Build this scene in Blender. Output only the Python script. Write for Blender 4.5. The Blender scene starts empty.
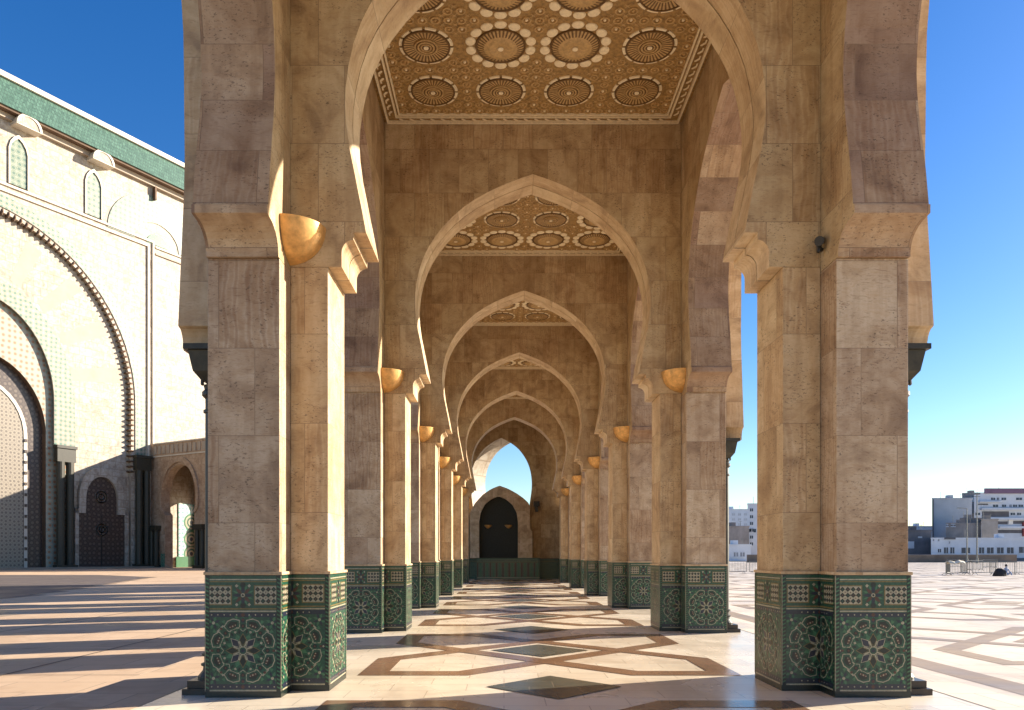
import bpy, bmesh, math, random
from mathutils import Vector, Matrix
R = math.radians
PI = math.pi
scn = bpy.context.scene
COL = scn.collection
rnd = random.Random(7)

# ------------------------------------------------------------------ materials
def nodes_of(m):
    m.use_nodes = True
    nt = m.node_tree
    return nt, nt.nodes['Principled BSDF']

def N(nt, t, **kw):
    n = nt.nodes.new(t)
    for k, v in kw.items():
        if k in n.inputs.keys() if isinstance(k, str) else False:
            n.inputs[k].default_value = v
        else:
            setattr(n, k, v)
    return n

def ramp(nt, fac, stops):
    r = nt.nodes.new('ShaderNodeValToRGB')
    e = r.color_ramp.elements
    while len(e) < len(stops): e.new(0.5)
    for i, (p, c) in enumerate(stops):
        e[i].position = p
        e[i].color = (*c, 1) if len(c) == 3 else c
    nt.links.new(fac, r.inputs[0])
    return r.outputs[0]

def mix(nt, a, b, f, mode='MIX'):
    m = nt.nodes.new('ShaderNodeMix'); m.data_type = 'RGBA'; m.blend_type = mode
    for s, v in ((0, f), (6, a), (7, b)):
        if hasattr(v, 'is_linked') or hasattr(v, 'links'):
            nt.links.new(v, m.inputs[s])
        else:
            m.inputs[s].default_value = v if s == 0 else (*v, 1)
    return m.outputs[2]

def math_(nt, op, a, b=0.0, c=0.0):
    m = nt.nodes.new('ShaderNodeMath'); m.operation = op
    for i, v in enumerate((a, b, c)):
        if hasattr(v, 'links'): nt.links.new(v, m.inputs[i])
        else: m.inputs[i].default_value = v
    return m.outputs[0]

def noise(nt, vec, scale, detail=4, rough=.55, dist=0.0, dims='3D', w=None):
    n = nt.nodes.new('ShaderNodeTexNoise'); n.noise_dimensions = dims
    n.inputs['Scale'].default_value = scale; n.inputs['Detail'].default_value = detail
    n.inputs['Roughness'].default_value = rough; n.inputs['Distortion'].default_value = dist
    nt.links.new(vec, n.inputs['Vector'])
    if w is not None: nt.links.new(w, n.inputs['W'])
    return n.outputs[0]

def mapping(nt, vec, scale=(1, 1, 1), rot=(0, 0, 0), loc=(0, 0, 0)):
    m = nt.nodes.new('ShaderNodeMapping')
    m.inputs['Scale'].default_value = scale; m.inputs['Rotation'].default_value = rot; m.inputs['Location'].default_value = loc
    nt.links.new(vec, m.inputs['Vector'])
    return m.outputs[0]

def stone_blocks(name, tones, bw, bh, mortar=.004, mortar_col=(.16, .11, .07), rough=.55, vein=.35, pits=True, offset=.5, bump=.25, freq=2, objrand=True):
    """Travertine blocks: every block takes a tone of its own, its own veining and its own pits."""
    m = bpy.data.materials.new(name); nt, b = nodes_of(m)
    uv = nt.nodes.new('ShaderNodeUVMap').outputs[0]
    oi = nt.nodes.new('ShaderNodeObjectInfo')
    br = nt.nodes.new('ShaderNodeTexBrick'); br.offset = offset; br.offset_frequency = freq
    br.inputs['Color1'].default_value = (0, 0, 0, 1); br.inputs['Color2'].default_value = (1, 1, 1, 1)
    br.inputs['Mortar'].default_value = (.5, .5, .5, 1)
    br.inputs['Scale'].default_value = 1; br.inputs['Mortar Size'].default_value = mortar
    br.inputs['Mortar Smooth'].default_value = .2; br.inputs['Bias'].default_value = 0
    br.inputs['Brick Width'].default_value = bw; br.inputs['Row Height'].default_value = bh
    if objrand:
        cx = nt.nodes.new('ShaderNodeCombineXYZ')
        nt.links.new(math_(nt, 'MULTIPLY', math_(nt, 'FLOOR', math_(nt, 'MULTIPLY', oi.outputs['Random'], 40.0)), bw * 2), cx.inputs[0])
        nt.links.new(math_(nt, 'MULTIPLY', math_(nt, 'FLOOR', math_(nt, 'MULTIPLY', oi.outputs['Random'], 17.0)), bh * 2), cx.inputs[1])
        va = nt.nodes.new('ShaderNodeVectorMath'); va.operation = 'ADD'
        nt.links.new(uv, va.inputs[0]); nt.links.new(cx.outputs[0], va.inputs[1])
        uvo = va.outputs[0]
    else:
        uvo = uv
    nt.links.new(uvo, br.inputs['Vector'])
    rid = nt.nodes.new('ShaderNodeSeparateColor'); nt.links.new(br.outputs['Color'], rid.inputs[0])
    rv = rid.outputs[0]
    tone = ramp(nt, rv, [(i / (len(tones) - 1), t) for i, t in enumerate(tones)])
    w = math_(nt, 'MULTIPLY', rv, 37.0)
    big = noise(nt, uvo, 1.6, 5, .62, 1.2, '4D', w)
    fine = noise(nt, mapping(nt, uvo, (2.2, 9, 1), (0, 0, .2)), 2.4, 8, .7, 1.8, '4D', w)
    c1 = mix(nt, tone, ramp(nt, big, [(.32, (.40, .31, .25)), (.47, (.78, .70, .62)), (.6, (1.0, 1.0, 1.0)), (.75, (.9, .8, .68))]), .7, 'MULTIPLY')
    c2 = mix(nt, c1, ramp(nt, fine, [(.36, (.50, .38, .29)), (.48, (1, 1, 1)), (.64, (.80, .70, .58))]), vein, 'MULTIPLY')
    if pits:
        pt = noise(nt, mapping(nt, uvo, (1, 1.8, 1)), 26, 4, .6, .4, '4D', w)
        pm = noise(nt, uvo, 2.1, 2, .5, 0, '4D', w)
        pf = math_(nt, 'MULTIPLY', math_(nt, 'GREATER_THAN', pt, .60), math_(nt, 'GREATER_THAN', pm, .50))
        c2 = mix(nt, c2, (.10, .065, .04), math_(nt, 'MULTIPLY', pf, .62))
    wv = nt.nodes.new('ShaderNodeTexWave'); wv.bands_direction = 'X'; wv.inputs['Scale'].default_value = 2.2; wv.inputs['Distortion'].default_value = 7
    wv.inputs['Detail'].default_value = 4; wv.inputs['Detail Scale'].default_value = .9; wv.inputs['Detail Roughness'].default_value = .6
    nt.links.new(mapping(nt, uvo, (1, .45, 1)), wv.inputs['Vector'])
    wsel = math_(nt, 'MULTIPLY', math_(nt, 'GREATER_THAN', math_(nt, 'FRACT', math_(nt, 'MULTIPLY', rv, 7.3)), .55), vein * .9)
    c2 = mix(nt, c2, mix(nt, c2, ramp(nt, wv.outputs['Fac'], [(.0, (.66, .50, .38)), (.35, (1, 1, 1)), (.8, (.84, .73, .62))]), 1.0, 'MULTIPLY'), wsel)
    st = noise(nt, uvo, .55, 4, .6, .6)
    c2 = mix(nt, c2, ramp(nt, st, [(.34, (.70, .61, .54)), (.5, (1, 1, 1))]), .5, 'MULTIPLY')
    sk_ = noise(nt, mapping(nt, uvo, (3.2, .22, 1)), 1.6, 5, .65, .3)
    c2 = mix(nt, c2, ramp(nt, sk_, [(.36, (.66, .58, .50)), (.52, (1, 1, 1))]), .4 if pits else .25, 'MULTIPLY')
    c3 = mix(nt, c2, mortar_col, math_(nt, 'MULTIPLY', br.outputs['Fac'], .55))
    nt.links.new(c3, b.inputs['Base Color'])
    b.inputs['Roughness'].default_value = rough
    b.inputs['Specular IOR Level'].default_value = .35
    bp = nt.nodes.new('ShaderNodeBump'); bp.inputs['Strength'].default_value = bump; bp.inputs['Distance'].default_value = .006
    nt.links.new(math_(nt, 'SUBTRACT', fine, math_(nt, 'MULTIPLY', br.outputs['Fac'], 1.0)), bp.inputs['Height'])
    nt.links.new(bp.outputs[0], b.inputs['Normal'])
    return m

def plain(name, col, rough=.5, var=.25, scale=6, metal=0.0, spec=.5, bump=0.0, bscale=30, obj=True):
    m = bpy.data.materials.new(name); nt, b = nodes_of(m)
    tc = nt.nodes.new('ShaderNodeTexCoord')
    vec = tc.outputs['Object']
    n = noise(nt, vec, scale, 5, .6)
    d = tuple(c * (1 - var) for c in col); u = tuple(min(1, c * (1 + var * .7)) for c in col)
    nt.links.new(ramp(nt, n, [(.3, d), (.7, u)]), b.inputs['Base Color'])
    b.inputs['Roughness'].default_value = rough; b.inputs['Metallic'].default_value = metal
    b.inputs['Specular IOR Level'].default_value = spec
    if bump:
        bp = nt.nodes.new('ShaderNodeBump'); bp.inputs['Strength'].default_value = bump; bp.inputs['Distance'].default_value = .01
        nt.links.new(noise(nt, vec, bscale, 4, .6), bp.inputs['Height']); nt.links.new(bp.outputs[0], b.inputs['Normal'])
    return m

def marble_floor(name, base, alt, tw, th, rough=.22, joint=.004, jcol=(.3, .22, .15), var=.5, stain=.5):
    m = bpy.data.materials.new(name); nt, b = nodes_of(m)
    g = nt.nodes.new('ShaderNodeNewGeometry').outputs['Position']
    br = nt.nodes.new('ShaderNodeTexBrick')
    br.inputs['Color1'].default_value = (0, 0, 0, 1); br.inputs['Color2'].default_value = (1, 1, 1, 1); br.inputs['Mortar'].default_value = (.5, .5, .5, 1)
    br.inputs['Scale'].default_value = 1; br.inputs['Mortar Size'].default_value = joint; br.inputs['Brick Width'].default_value = tw; br.inputs['Row Height'].default_value = th
    nt.links.new(g, br.inputs['Vector'])
    rid = nt.nodes.new('ShaderNodeSeparateColor'); nt.links.new(br.outputs['Color'], rid.inputs[0]); rv = rid.outputs[0]
    tone = mix(nt, base, alt, math_(nt, 'MULTIPLY', rv, var))
    n1 = noise(nt, g, 1.1, 6, .6, 1.0, '4D', math_(nt, 'MULTIPLY', rv, 20.0))
    c = mix(nt, tone, ramp(nt, n1, [(.3, (.62, .55, .5)), (.48, (1, 1, 1)), (.7, (.93, .9, .86))]), stain, 'MULTIPLY')
    n2 = noise(nt, g, .35, 5, .65, .5)
    c = mix(nt, c, ramp(nt, n2, [(.35, (.72, .66, .6)), (.55, (1, 1, 1))]), .5, 'MULTIPLY')
    c = mix(nt, c, jcol, math_(nt, 'MULTIPLY', br.outputs['Fac'], .6))
    nt.links.new(c, b.inputs['Base Color']); b.inputs['Specular IOR Level'].default_value = .5 if rough < .4 else .15
    rr = nt.nodes.new('ShaderNodeMapRange'); rr.inputs[1].default_value = .3; rr.inputs[2].default_value = .7
    rr.inputs[3].default_value = rough * .65; rr.inputs[4].default_value = rough * 1.6
    nt.links.new(n2, rr.inputs[0]); nt.links.new(rr.outputs[0], b.inputs['Roughness'])
    bp = nt.nodes.new('ShaderNodeBump'); bp.inputs['Strength'].default_value = .12; bp.inputs['Distance'].default_value = .004
    nt.links.new(noise(nt, g, 3.0, 4, .6), bp.inputs['Height']); nt.links.new(bp.outputs[0], b.inputs['Normal'])
    return m

M = {}
T_PIER = [(.50, .38, .26), (.62, .50, .355), (.56, .44, .315), (.65, .53, .38), (.53, .41, .29), (.60, .47, .33)]
T_PIL = [(.60, .46, .28), (.68, .54, .34), (.64, .49, .30), (.72, .58, .38)]
T_WALL = [(.50, .37, .21), (.62, .48, .29), (.55, .42, .245), (.66, .52, .325), (.53, .40, .235)]
M['pilaster'] = stone_blocks('bounce_toned_travertine', T_PIL, .9, 1.05, vein=.5)  # brighter, yellower copy of the pier stone, with bounce light in its colour
M['pier'] = stone_blocks('travertine_pier', T_PIER, .81, .98, vein=.65)
M['wall'] = stone_blocks('travertine_wall', T_WALL, .62, .92, vein=.5)
M['arch'] = stone_blocks('travertine_arch', [(.62, .48, .30), (.70, .56, .37), (.66, .52, .33), (.74, .60, .41)], .9, .9, vein=.4, pits=False)  # soffits lighter than the walls: bounce light put into their colour
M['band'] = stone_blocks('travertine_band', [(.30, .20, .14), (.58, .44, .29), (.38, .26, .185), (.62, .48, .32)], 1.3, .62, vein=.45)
def tile(name, col, rough=.28, var=.35): return plain(name, col, rough, var, 38, spec=.6, bump=.35, bscale=24)
M['t_green'] = tile('glazed_green_tile', (.013, .066, .036))
M['t_lgreen'] = tile('glazed_light_green_tile', (.045, .15, .07))
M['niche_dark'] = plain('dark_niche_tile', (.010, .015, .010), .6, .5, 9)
M['t_dark'] = tile('glazed_dark_green_tile', (.007, .014, .011))
M['t_navy'] = tile('glazed_navy_tile', (.014, .018, .035))
M['t_cream'] = tile('glazed_cream_tile', (.36, .32, .22))
M['t_rust'] = tile('glazed_rust_tile', (.085, .03, .018))
M['t_yellow'] = tile('glazed_ochre_tile', (.17, .12, .035))
M['dark_marble'] = plain('dark_green_marble', (.040, .036, .022), .5, .5, 9, bump=.1)
M['plinth'] = plain('dark_brown_marble', (.06, .042, .03), .35, .4, 8)
M['gold'] = plain('gilded_metal', (.72, .40, .13), .38, .3, 12, metal=.35, bump=.15, bscale=20)
M['black'] = plain('black_plastic', (.02, .02, .02), .4)
M['c_field'] = plain('carved_gold_brown_plaster', (.35, .205, .065), .6, .5, 14, bump=.9, bscale=34)
M['c_dark'] = plain('dark_brown_plaster', (.15, .075, .02), .6, .3, 20)
M['c_mid'] = plain('golden_plaster', (.50, .32, .13), .55, .3, 20)
M['c_cream'] = plain('cream_plaster', (.86, .72, .48), .6, .15, 20)
M['f_cream'] = marble_floor('cream_marble_floor', (.82, .72, .56), (.70, .58, .43), .9, .45, .24, joint=.006, stain=.4)
M['f_brown'] = marble_floor('brown_marble_floor', (.27, .155, .09), (.20, .11, .065), .5, .42, .2)
M['f_dark'] = marble_floor('dark_green_marble_floor', (.085, .088, .068), (.12, .12, .095), .6, .4, .22, stain=.8)
M['f_plaza'] = marble_floor('pale_plaza_paving', (.74, .66, .55), (.66, .58, .47), 1.2, .8, .5, joint=.012, jcol=(.40, .33, .27))
M['f_taupe'] = marble_floor('taupe_plaza_paving', (.37, .295, .22), (.30, .235, .175), .8, .5, .5, joint=.01)
M['f_grey'] = marble_floor('grey_ground_sheet', (.13, .11, .105), (.17, .14, .13), 1.6, 1.0, .6)
M['joint'] = plain('paving_joint', (.14, .11, .09), .8)
M['fac'] = stone_blocks('cream_facade_stone', [(.44, .40, .335), (.51, .465, .39), (.47, .43, .36), (.54, .49, .415)], 1.6, 1.0, mortar=.03, vein=.2, pits=False, objrand=False, bump=.1)
M['fac_pink'] = plain('pinkish_stone', (.40, .325, .25), .7, .12, .6)
M['gal'] = stone_blocks('tan_gallery_stone', [(.46, .33, .23), (.55, .41, .29), (.50, .37, .26)], 1.4, .9, mortar=.012, vein=.3, pits=False, objrand=False, bump=.1)
M['door'] = plain('bronze_door', (.09, .06, .045), .45, .4, 1.2, metal=.5, bump=.5, bscale=3)
M['door_l'] = plain('engraved_titanium_door', (.34, .28, .21), .45, .35, 2.5, metal=.4, bump=.6, bscale=5)
M['teeth'] = plain('shade_dark_stone', (.12, .07, .04), .8, .3, 1)  # dark brown; shade of arch teeth, door reveal and eaves put into it
M['trim'] = plain('white_stone_trim', (.60, .54, .44), .6, .1, .8)

def zellij_far(name, base, c1, c2, sc):
    """mosaic seen from far: small stars and discs"""
    m = bpy.data.materials.new(name); nt, b = nodes_of(m)
    uv = nt.nodes.new('ShaderNodeUVMap').outputs[0]
    v = nt.nodes.new('ShaderNodeTexVoronoi'); v.voronoi_dimensions = '2D'; v.feature = 'F1'
    v.inputs['Scale'].default_value = sc; v.inputs['Randomness'].default_value = .25
    nt.links.new(uv, v.inputs['Vector'])
    m1 = mix(nt, c1, base, math_(nt, 'GREATER_THAN', v.outputs['Distance'], .27))
    ring = math_(nt, 'LESS_THAN', math_(nt, 'ABSOLUTE', math_(nt, 'SUBTRACT', v.outputs['Distance'], .42)), .06)
    m2 = mix(nt, m1, c2, ring)
    nt.links.new(m2, b.inputs['Base Color']); b.inputs['Roughness'].default_value = .35
    return m
M['z_white'] = zellij_far('white_green_mosaic', (.38, .345, .27), (.09, .17, .12), (.20, .21, .15), 1.7)
M['z_mix'] = zellij_far('multicolour_mosaic', (.40, .34, .25), (.30, .16, .09), (.20, .28, .24), 1.5)
M['z_teal'] = zellij_far('pale_teal_mosaic', (.55, .62, .53), (.12, .34, .28), (.16, .26, .32), 1.7)
M['door_l'] = zellij_far('engraved_door_leaf', (.23, .195, .15), (.14, .115, .09), (.31, .265, .205), 2.1)
M['door'] = zellij_far('bronze_door_plate', (.075, .052, .042), (.12, .09, .07), (.045, .03, .025), 1.6)
M['z_green'] = zellij_far('green_mosaic', (.03, .14, .09), (.09, .24, .15), (.3, .3, .2), 2.2)
M['z_dado'] = zellij_far('dark_green_dado_mosaic', (.03, .085, .055), (.07, .16, .10), (.18, .16, .09), 7)
M['lattice'] = zellij_far('pale_green_lattice', (.25, .28, .21), (.08, .14, .10), (.15, .19, .13), 1.5)

def green_roof():
    m = bpy.data.materials.new('green_roof_tiles'); nt, b = nodes_of(m)
    uv = nt.nodes.new('ShaderNodeUVMap').outputs[0]
    br = nt.nodes.new('ShaderNodeTexBrick')
    br.inputs['Color1'].default_value = (.055, .12, .085, 1); br.inputs['Color2'].default_value = (.09, .18, .13, 1); br.inputs['Mortar'].default_value = (.04, .08, .06, 1)
    br.inputs['Scale'].default_value = 1; br.inputs['Brick Width'].default_value = .35; br.inputs['Row Height'].default_value = .5; br.inputs['Mortar Size'].default_value = .03
    nt.links.new(uv, br.inputs['Vector'])
    n = noise(nt, uv, 3, 5, .7)
    nt.links.new(mix(nt, br.outputs['Color'], ramp(nt, n, [(.35, (.6, .6, .6)), (.6, (1.15, 1.15, 1.15))]), .8, 'MULTIPLY'), b.inputs['Base Color'])
    b.inputs['Roughness'].default_value = .45
    return m
M['roof_g'] = green_roof()

# ------------------------------------------------------------------ mesh helpers
class MB:
    def __init__(s, mats=None): s.v = []; s.f = []; s.mats = mats or []; s.uvs = {}
    def mi(s, m):
        if m not in s.mats: s.mats.append(m)
        return s.mats.index(m)
    def face(s, pts, mat, uv=None):
        i = len(s.v); s.v.extend([tuple(p) for p in pts])
        s.f.append((tuple(range(i, i + len(pts))), s.mi(mat)))
        if uv: s.uvs[len(s.f) - 1] = uv
    def box(s, x0, x1, y0, y1, z0, z1, mat, skip=''):
        if x0 > x1: x0, x1 = x1, x0
        if y0 > y1: y0, y1 = y1, y0
        P = lambda a, b, c: ((x0, x1)[a], (y0, y1)[b], (z0, z1)[c])
        F = {'b': (0,0,0, 0,1,0, 1,1,0, 1,0,0), 't': (0,0,1, 1,0,1, 1,1,1, 0,1,1), 'f': (0,0,0, 1,0,0, 1,0,1, 0,0,1),
             'k': (1,1,0, 0,1,0, 0,1,1, 1,1,1), 'l': (0,1,0, 0,0,0, 0,0,1, 0,1,1), 'r': (1,0,0, 1,1,0, 1,1,1, 1,0,1)}
        for k, q in F.items():
            if k in skip: continue
            s.face([P(*q[i:i + 3]) for i in (0, 3, 6, 9)], mat)
    def lathe(s, prof, mat, n=24, c=(0, 0, 0), a0=0, a1=2 * PI, axis='z'):
        """prof: list of (r, z)"""
        full = abs(a1 - a0 - 2 * PI) < 1e-6
        for j in range(n):
            t0 = a0 + (a1 - a0) * j / n; t1 = a0 + (a1 - a0) * (j + 1) / n
            for (r0, z0), (r1, z1) in zip(prof, prof[1:]):
                q = [(c[0] + r0 * math.cos(t0), c[1] + r0 * math.sin(t0), c[2] + z0), (c[0] + r0 * math.cos(t1), c[1] + r0 * math.sin(t1), c[2] + z0),
                     (c[0] + r1 * math.cos(t1), c[1] + r1 * math.sin(t1), c[2] + z1), (c[0] + r1 * math.cos(t0), c[1] + r1 * math.sin(t0), c[2] + z1)]
                if r0 < 1e-6: q = [q[0], q[2], q[3]]
                elif r1 < 1e-6: q = q[:3]
                s.face(q, mat(j) if callable(mat) else mat)
    def tube(s, p, q, r, mat, n=8, r2=None):
        p, q = Vector(p), Vector(q); d = (q - p).normalized()
        a = d.orthogonal().normalized(); b = d.cross(a); r2 = r if r2 is None else r2
        A = [p + (a * math.cos(2 * PI * i / n) + b * math.sin(2 * PI * i / n)) * r for i in range(n)]
        B = [q + (a * math.cos(2 * PI * i / n) + b * math.sin(2 * PI * i / n)) * r2 for i in range(n)]
        for i in range(n): s.face([A[i], A[(i + 1) % n], B[(i + 1) % n], B[i]], mat)
        s.face(A[::-1], mat); s.face(B, mat)
    def build(s, name, parent=None, smooth=False, weld=False, loc=None, bevel=0, flip=False):
        me = bpy.data.meshes.new(name)
        me.from_pydata(s.v, [], [f[0] for f in s.f])
        for m in s.mats: me.materials.append(M[m])
        me.polygons.foreach_set('material_index', [f[1] for f in s.f])
        uvl = me.uv_layers.new(name='UVMap')
        for pi, p in enumerate(me.polygons):
            ex = s.uvs.get(pi)
            n = p.normal
            for k, li in enumerate(p.loop_indices):
                if ex: uvl.data[li].uv = ex[k]; continue
                c = me.vertices[me.loops[li].vertex_index].co
                if abs(n.z) > .75: uvl.data[li].uv = (c.x, c.y)
                elif abs(n.x) > abs(n.y): uvl.data[li].uv = (c.y + 50.2, c.z)
                else: uvl.data[li].uv = (c.x, c.z)
        if weld or smooth or bevel:
            bm = bmesh.new(); bm.from_mesh(me)
            bmesh.ops.remove_doubles(bm, verts=bm.verts, dist=.0004)
            bmesh.ops.recalc_face_normals(bm, faces=bm.faces)
            bm.to_mesh(me); bm.free()
        if smooth:
            for p in me.polygons: p.use_smooth = True
            me.set_sharp_from_angle(angle=R(38))
        o = bpy.data.objects.new(name, me); COL.objects.link(o)
        if parent: o.parent = parent
        if loc: o.location = loc
        if bevel:
            bv = o.modifiers.new('bevel', 'BEVEL'); bv.width = bevel; bv.segments = 2; bv.limit_method = 'ANGLE'; bv.angle_limit = R(50)
            bv.use_clamp_overlap = True
        return o

def tag(o, label=None, cat=None, group=None, kind=None):
    if label: o['label'] = label
    if cat: o['category'] = cat
    if group: o['group'] = group
    if kind: o['kind'] = kind
    return o

def empty(name, loc, rz=0, label=None, cat=None, group=None):
    o = bpy.data.objects.new(name, None); COL.objects.link(o)
    o.location = loc; o.rotation_euler = (0, 0, rz); o.empty_display_size = .2
    return tag(o, label, cat, group)

KIDS = {}
def copy_tree(o, parent=None):
    c = o.copy(); COL.objects.link(c)
    if parent: c.parent = parent
    for ch in [x for x in COL.objects if x.parent == o]:
        copy_tree(ch, c)
    return c

def place(proto, used, loc, rz, label, group=None):
    o = proto if not used else copy_tree(proto)
    o.location = loc; o.rotation_euler = (0, 0, rz); o['label'] = label
    if group: o['group'] = group
    return o

# ------------------------------------------------------------------ the arcade: measured frame
XC = .605            # corridor axis
S = 7.06             # bay length
Y1 = 9.46            # centre line of the first pair of piers ahead of the camera
def yc(i): return Y1 + S * (i - 1)
TH = .46             # half thickness of a cross arch
ZCEIL = 10.69
ZROOF = 11.05

ARC = [(2.228, 5.40), (2.295, 5.75), (2.365, 6.10), (2.43, 6.42), (2.468, 6.70), (2.478, 6.90), (2.470, 7.10), (2.435, 7.36), (2.375, 7.62), (2.29, 7.86),
       (2.18, 8.08), (2.05, 8.285), (1.88, 8.50), (1.68, 8.71), (1.46, 8.90), (1.22, 9.065), (.97, 9.205), (.72, 9.325), (.47, 9.43), (.23, 9.52), (0, 9.595)]
def cove(p, q, n=6, conv=False):
    """quarter curve from p (vertical tangent) to q (horizontal tangent)"""
    out = []
    for k in range(n + 1):
        t = PI / 2 * k / n
        out.append((p[0] + (q[0] - p[0]) * (1 - math.cos(t)), p[1] + (q[1] - p[1]) * math.sin(t)))
    return out
PROF_X = [(2.675, 4.99), (2.515, 4.99), (2.515, 5.16)] + cove((2.515, 5.16), (2.375, 5.31))[1:] + [(2.378, 5.31), (2.378, 5.395), (2.228, 5.395)] + ARC[1:]
PROF_Y = [(2.65, 4.93), (2.605, 4.93), (2.605, 4.985)] + cove((2.60, 4.985), (2.27, 5.23))[1:] + [(2.205, 5.24), (2.205, 5.33), (2.235, 5.345)] + ARC[1:]
def outer_arc():
    out = []
    for x, z in ARC:
        f = (z - 5.40) / (9.595 - 5.40)
        k = 1 - .062 * min(1, f * 2.2) + .075 * max(0, min(1, (f - .38) / .25))
        out.append((x * (2.98 / 2.228) * k, 4.30 + f * (10.9 - 4.30)))
    return out
PROF_O = [(3.20, 4.02), (3.13, 4.02)] + cove((3.12, 4.04), (3.0, 4.26), 5) + [(2.98, 4.27)] + outer_arc()

def arch_slab(mb, prof, half, ztop, t0, t1, mat, smat, mapf, zbase=None, grow=0.0, caps=True):
    """solid between prof (mirrored about 0) and a rectangle half x ztop; mapf(a, t, z) -> xyz ; t0..t1 thickness"""
    pr = [(a + grow, z + (grow if a < 2.0 else 0)) for a, z in prof]
    line = [(-a, z) for a, z in pr][:-1] + [pr[-1]] + [(a, z) for a, z in pr[:-1]][::-1]
    line = [(a, z) for a, z in line]
    z0 = line[0][1]
    ring = [(-half, z0)] + line + [(half, z0), (half, ztop), (-half, ztop)]
    # faces: split at the apex to keep the polygons simple, ear-clipped by bmesh
    n = len(pr)
    if caps:
        for sgn in (-1, 1):
            # strips from the outer edge to the profile
            poly = [(sgn * half, z0)] + [(sgn * a, z) for a, z in pr[:-1]] + [(0, pr[-1][1]), (0, ztop), (sgn * half, ztop)]
            for t in (t0, t1):
                pts = [mapf(a, t, z) for a, z in poly]
                bm = bmesh.new(); vs = [bm.verts.new(p) for p in pts]; f = bm.faces.new(vs); f.normal_update()
                r = bmesh.ops.triangulate(bm, faces=[f], ngon_method='EAR_CLIP')
                for q in bm.faces: mb.face([v.co[:] for v in q.verts], mat)
                bm.free()
    L = 0.0
    for (a0, z0_), (a1, z1_) in zip(line, line[1:]):
        d = math.hypot(a1 - a0, z1_ - z0_)
        mb.face([mapf(a0, t0, z0_), mapf(a1, t0, z1_), mapf(a1, t1, z1_), mapf(a0, t1, z0_)], smat,
                uv=[(t0, L), (t0, L + d), (t1, L + d), (t1, L)])
        L += d
    # undersides beside the profile and the outer ends and top
    for sgn in (-1, 1):
        if half - pr[0][0] > .001:
            mb.face([mapf(sgn * half, t0, z0), mapf(sgn * pr[0][0], t0, z0), mapf(sgn * pr[0][0], t1, z0), mapf(sgn * half, t1, z0)], mat)
        mb.face([mapf(sgn * half, t0, z0), mapf(sgn * half, t1, z0), mapf(sgn * half, t1, ztop), mapf(sgn * half, t0, ztop)], mat)
    mb.face([mapf(-half, t0, ztop), mapf(half, t0, ztop), mapf(half, t1, ztop), mapf(-half, t1, ztop)], mat)

# --- cross arches
def make_cross_arch():
    root = empty('cross_arch', (XC, 0, 0), 0, 'x', 'arch', 'horseshoe arches across the corridor')
    g = .011
    mb = MB()
    f = lambda a, t, z: (a, t, z)
    arch_slab(mb, PROF_X, 3.118, ZCEIL + .2, -TH, -g, 'wall', 'arch', f)
    arch_slab(mb, PROF_X, 3.118, ZCEIL + .2, g, TH, 'wall', 'arch', f)
    mb.build('arch_wall', root)
    m2 = MB(); arch_slab(m2, PROF_X, 3.10, ZCEIL + .15, -g, g, 'plinth', 'plinth', f, grow=.022, caps=False)
    m2.build('joint_line', root)
    return root

CNT = ['nearest', 'second', 'third', 'fourth', 'fifth', 'sixth', 'seventh']
# --- side arch of one bay (both orders)
def make_side_arch(sgn):
    root = empty('side_arch', (0, 0, 0), 0, 'x', 'arch', 'horseshoe arches along the sides of the arcade')
    mb = MB(); f = lambda a, t, z: (sgn * t, a, z)
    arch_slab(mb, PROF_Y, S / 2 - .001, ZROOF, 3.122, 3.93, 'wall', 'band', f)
    mb.build('arch_wall', root)
    m2 = MB(); arch_slab(m2, PROF_O, S / 2 - .001, ZROOF + .4, 3.933, 4.40, 'wall', 'arch', f)
    m2.build('outer_arch', root)
    return root

# --- glazed tile mosaics
def clip(poly, lo, hi):
    def cut(P, inside, inter):
        out = []
        for i in range(len(P)):
            a, b = P[i - 1], P[i]
            ia, ib = inside(a), inside(b)
            if ia != ib: out.append(inter(a, b))
            if ib: out.append(b)
        return out
    def mk(x):
        return lambda a, b: (x, a[1] + (b[1] - a[1]) * (x - a[0]) / (b[0] - a[0]))
    P = cut(poly, lambda p: p[0] >= lo, mk(lo))
    if len(P) < 3: return None
    P = cut(P, lambda p: p[0] <= hi, mk(hi))
    return P if len(P) >= 3 else None

def rot(pts, a, c=(0, 0), s=1.0):
    ca, sa = math.cos(a), math.sin(a)
    return [(c[0] + s * (x * ca - y * sa), c[1] + s * (x * sa + y * ca)) for x, y in pts]
def ngon(n, r, c=(0, 0), a=0): return [(c[0] + r * math.cos(a + 2 * PI * k / n), c[1] + r * math.sin(a + 2 * PI * k / n)) for k in range(n)]

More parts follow.
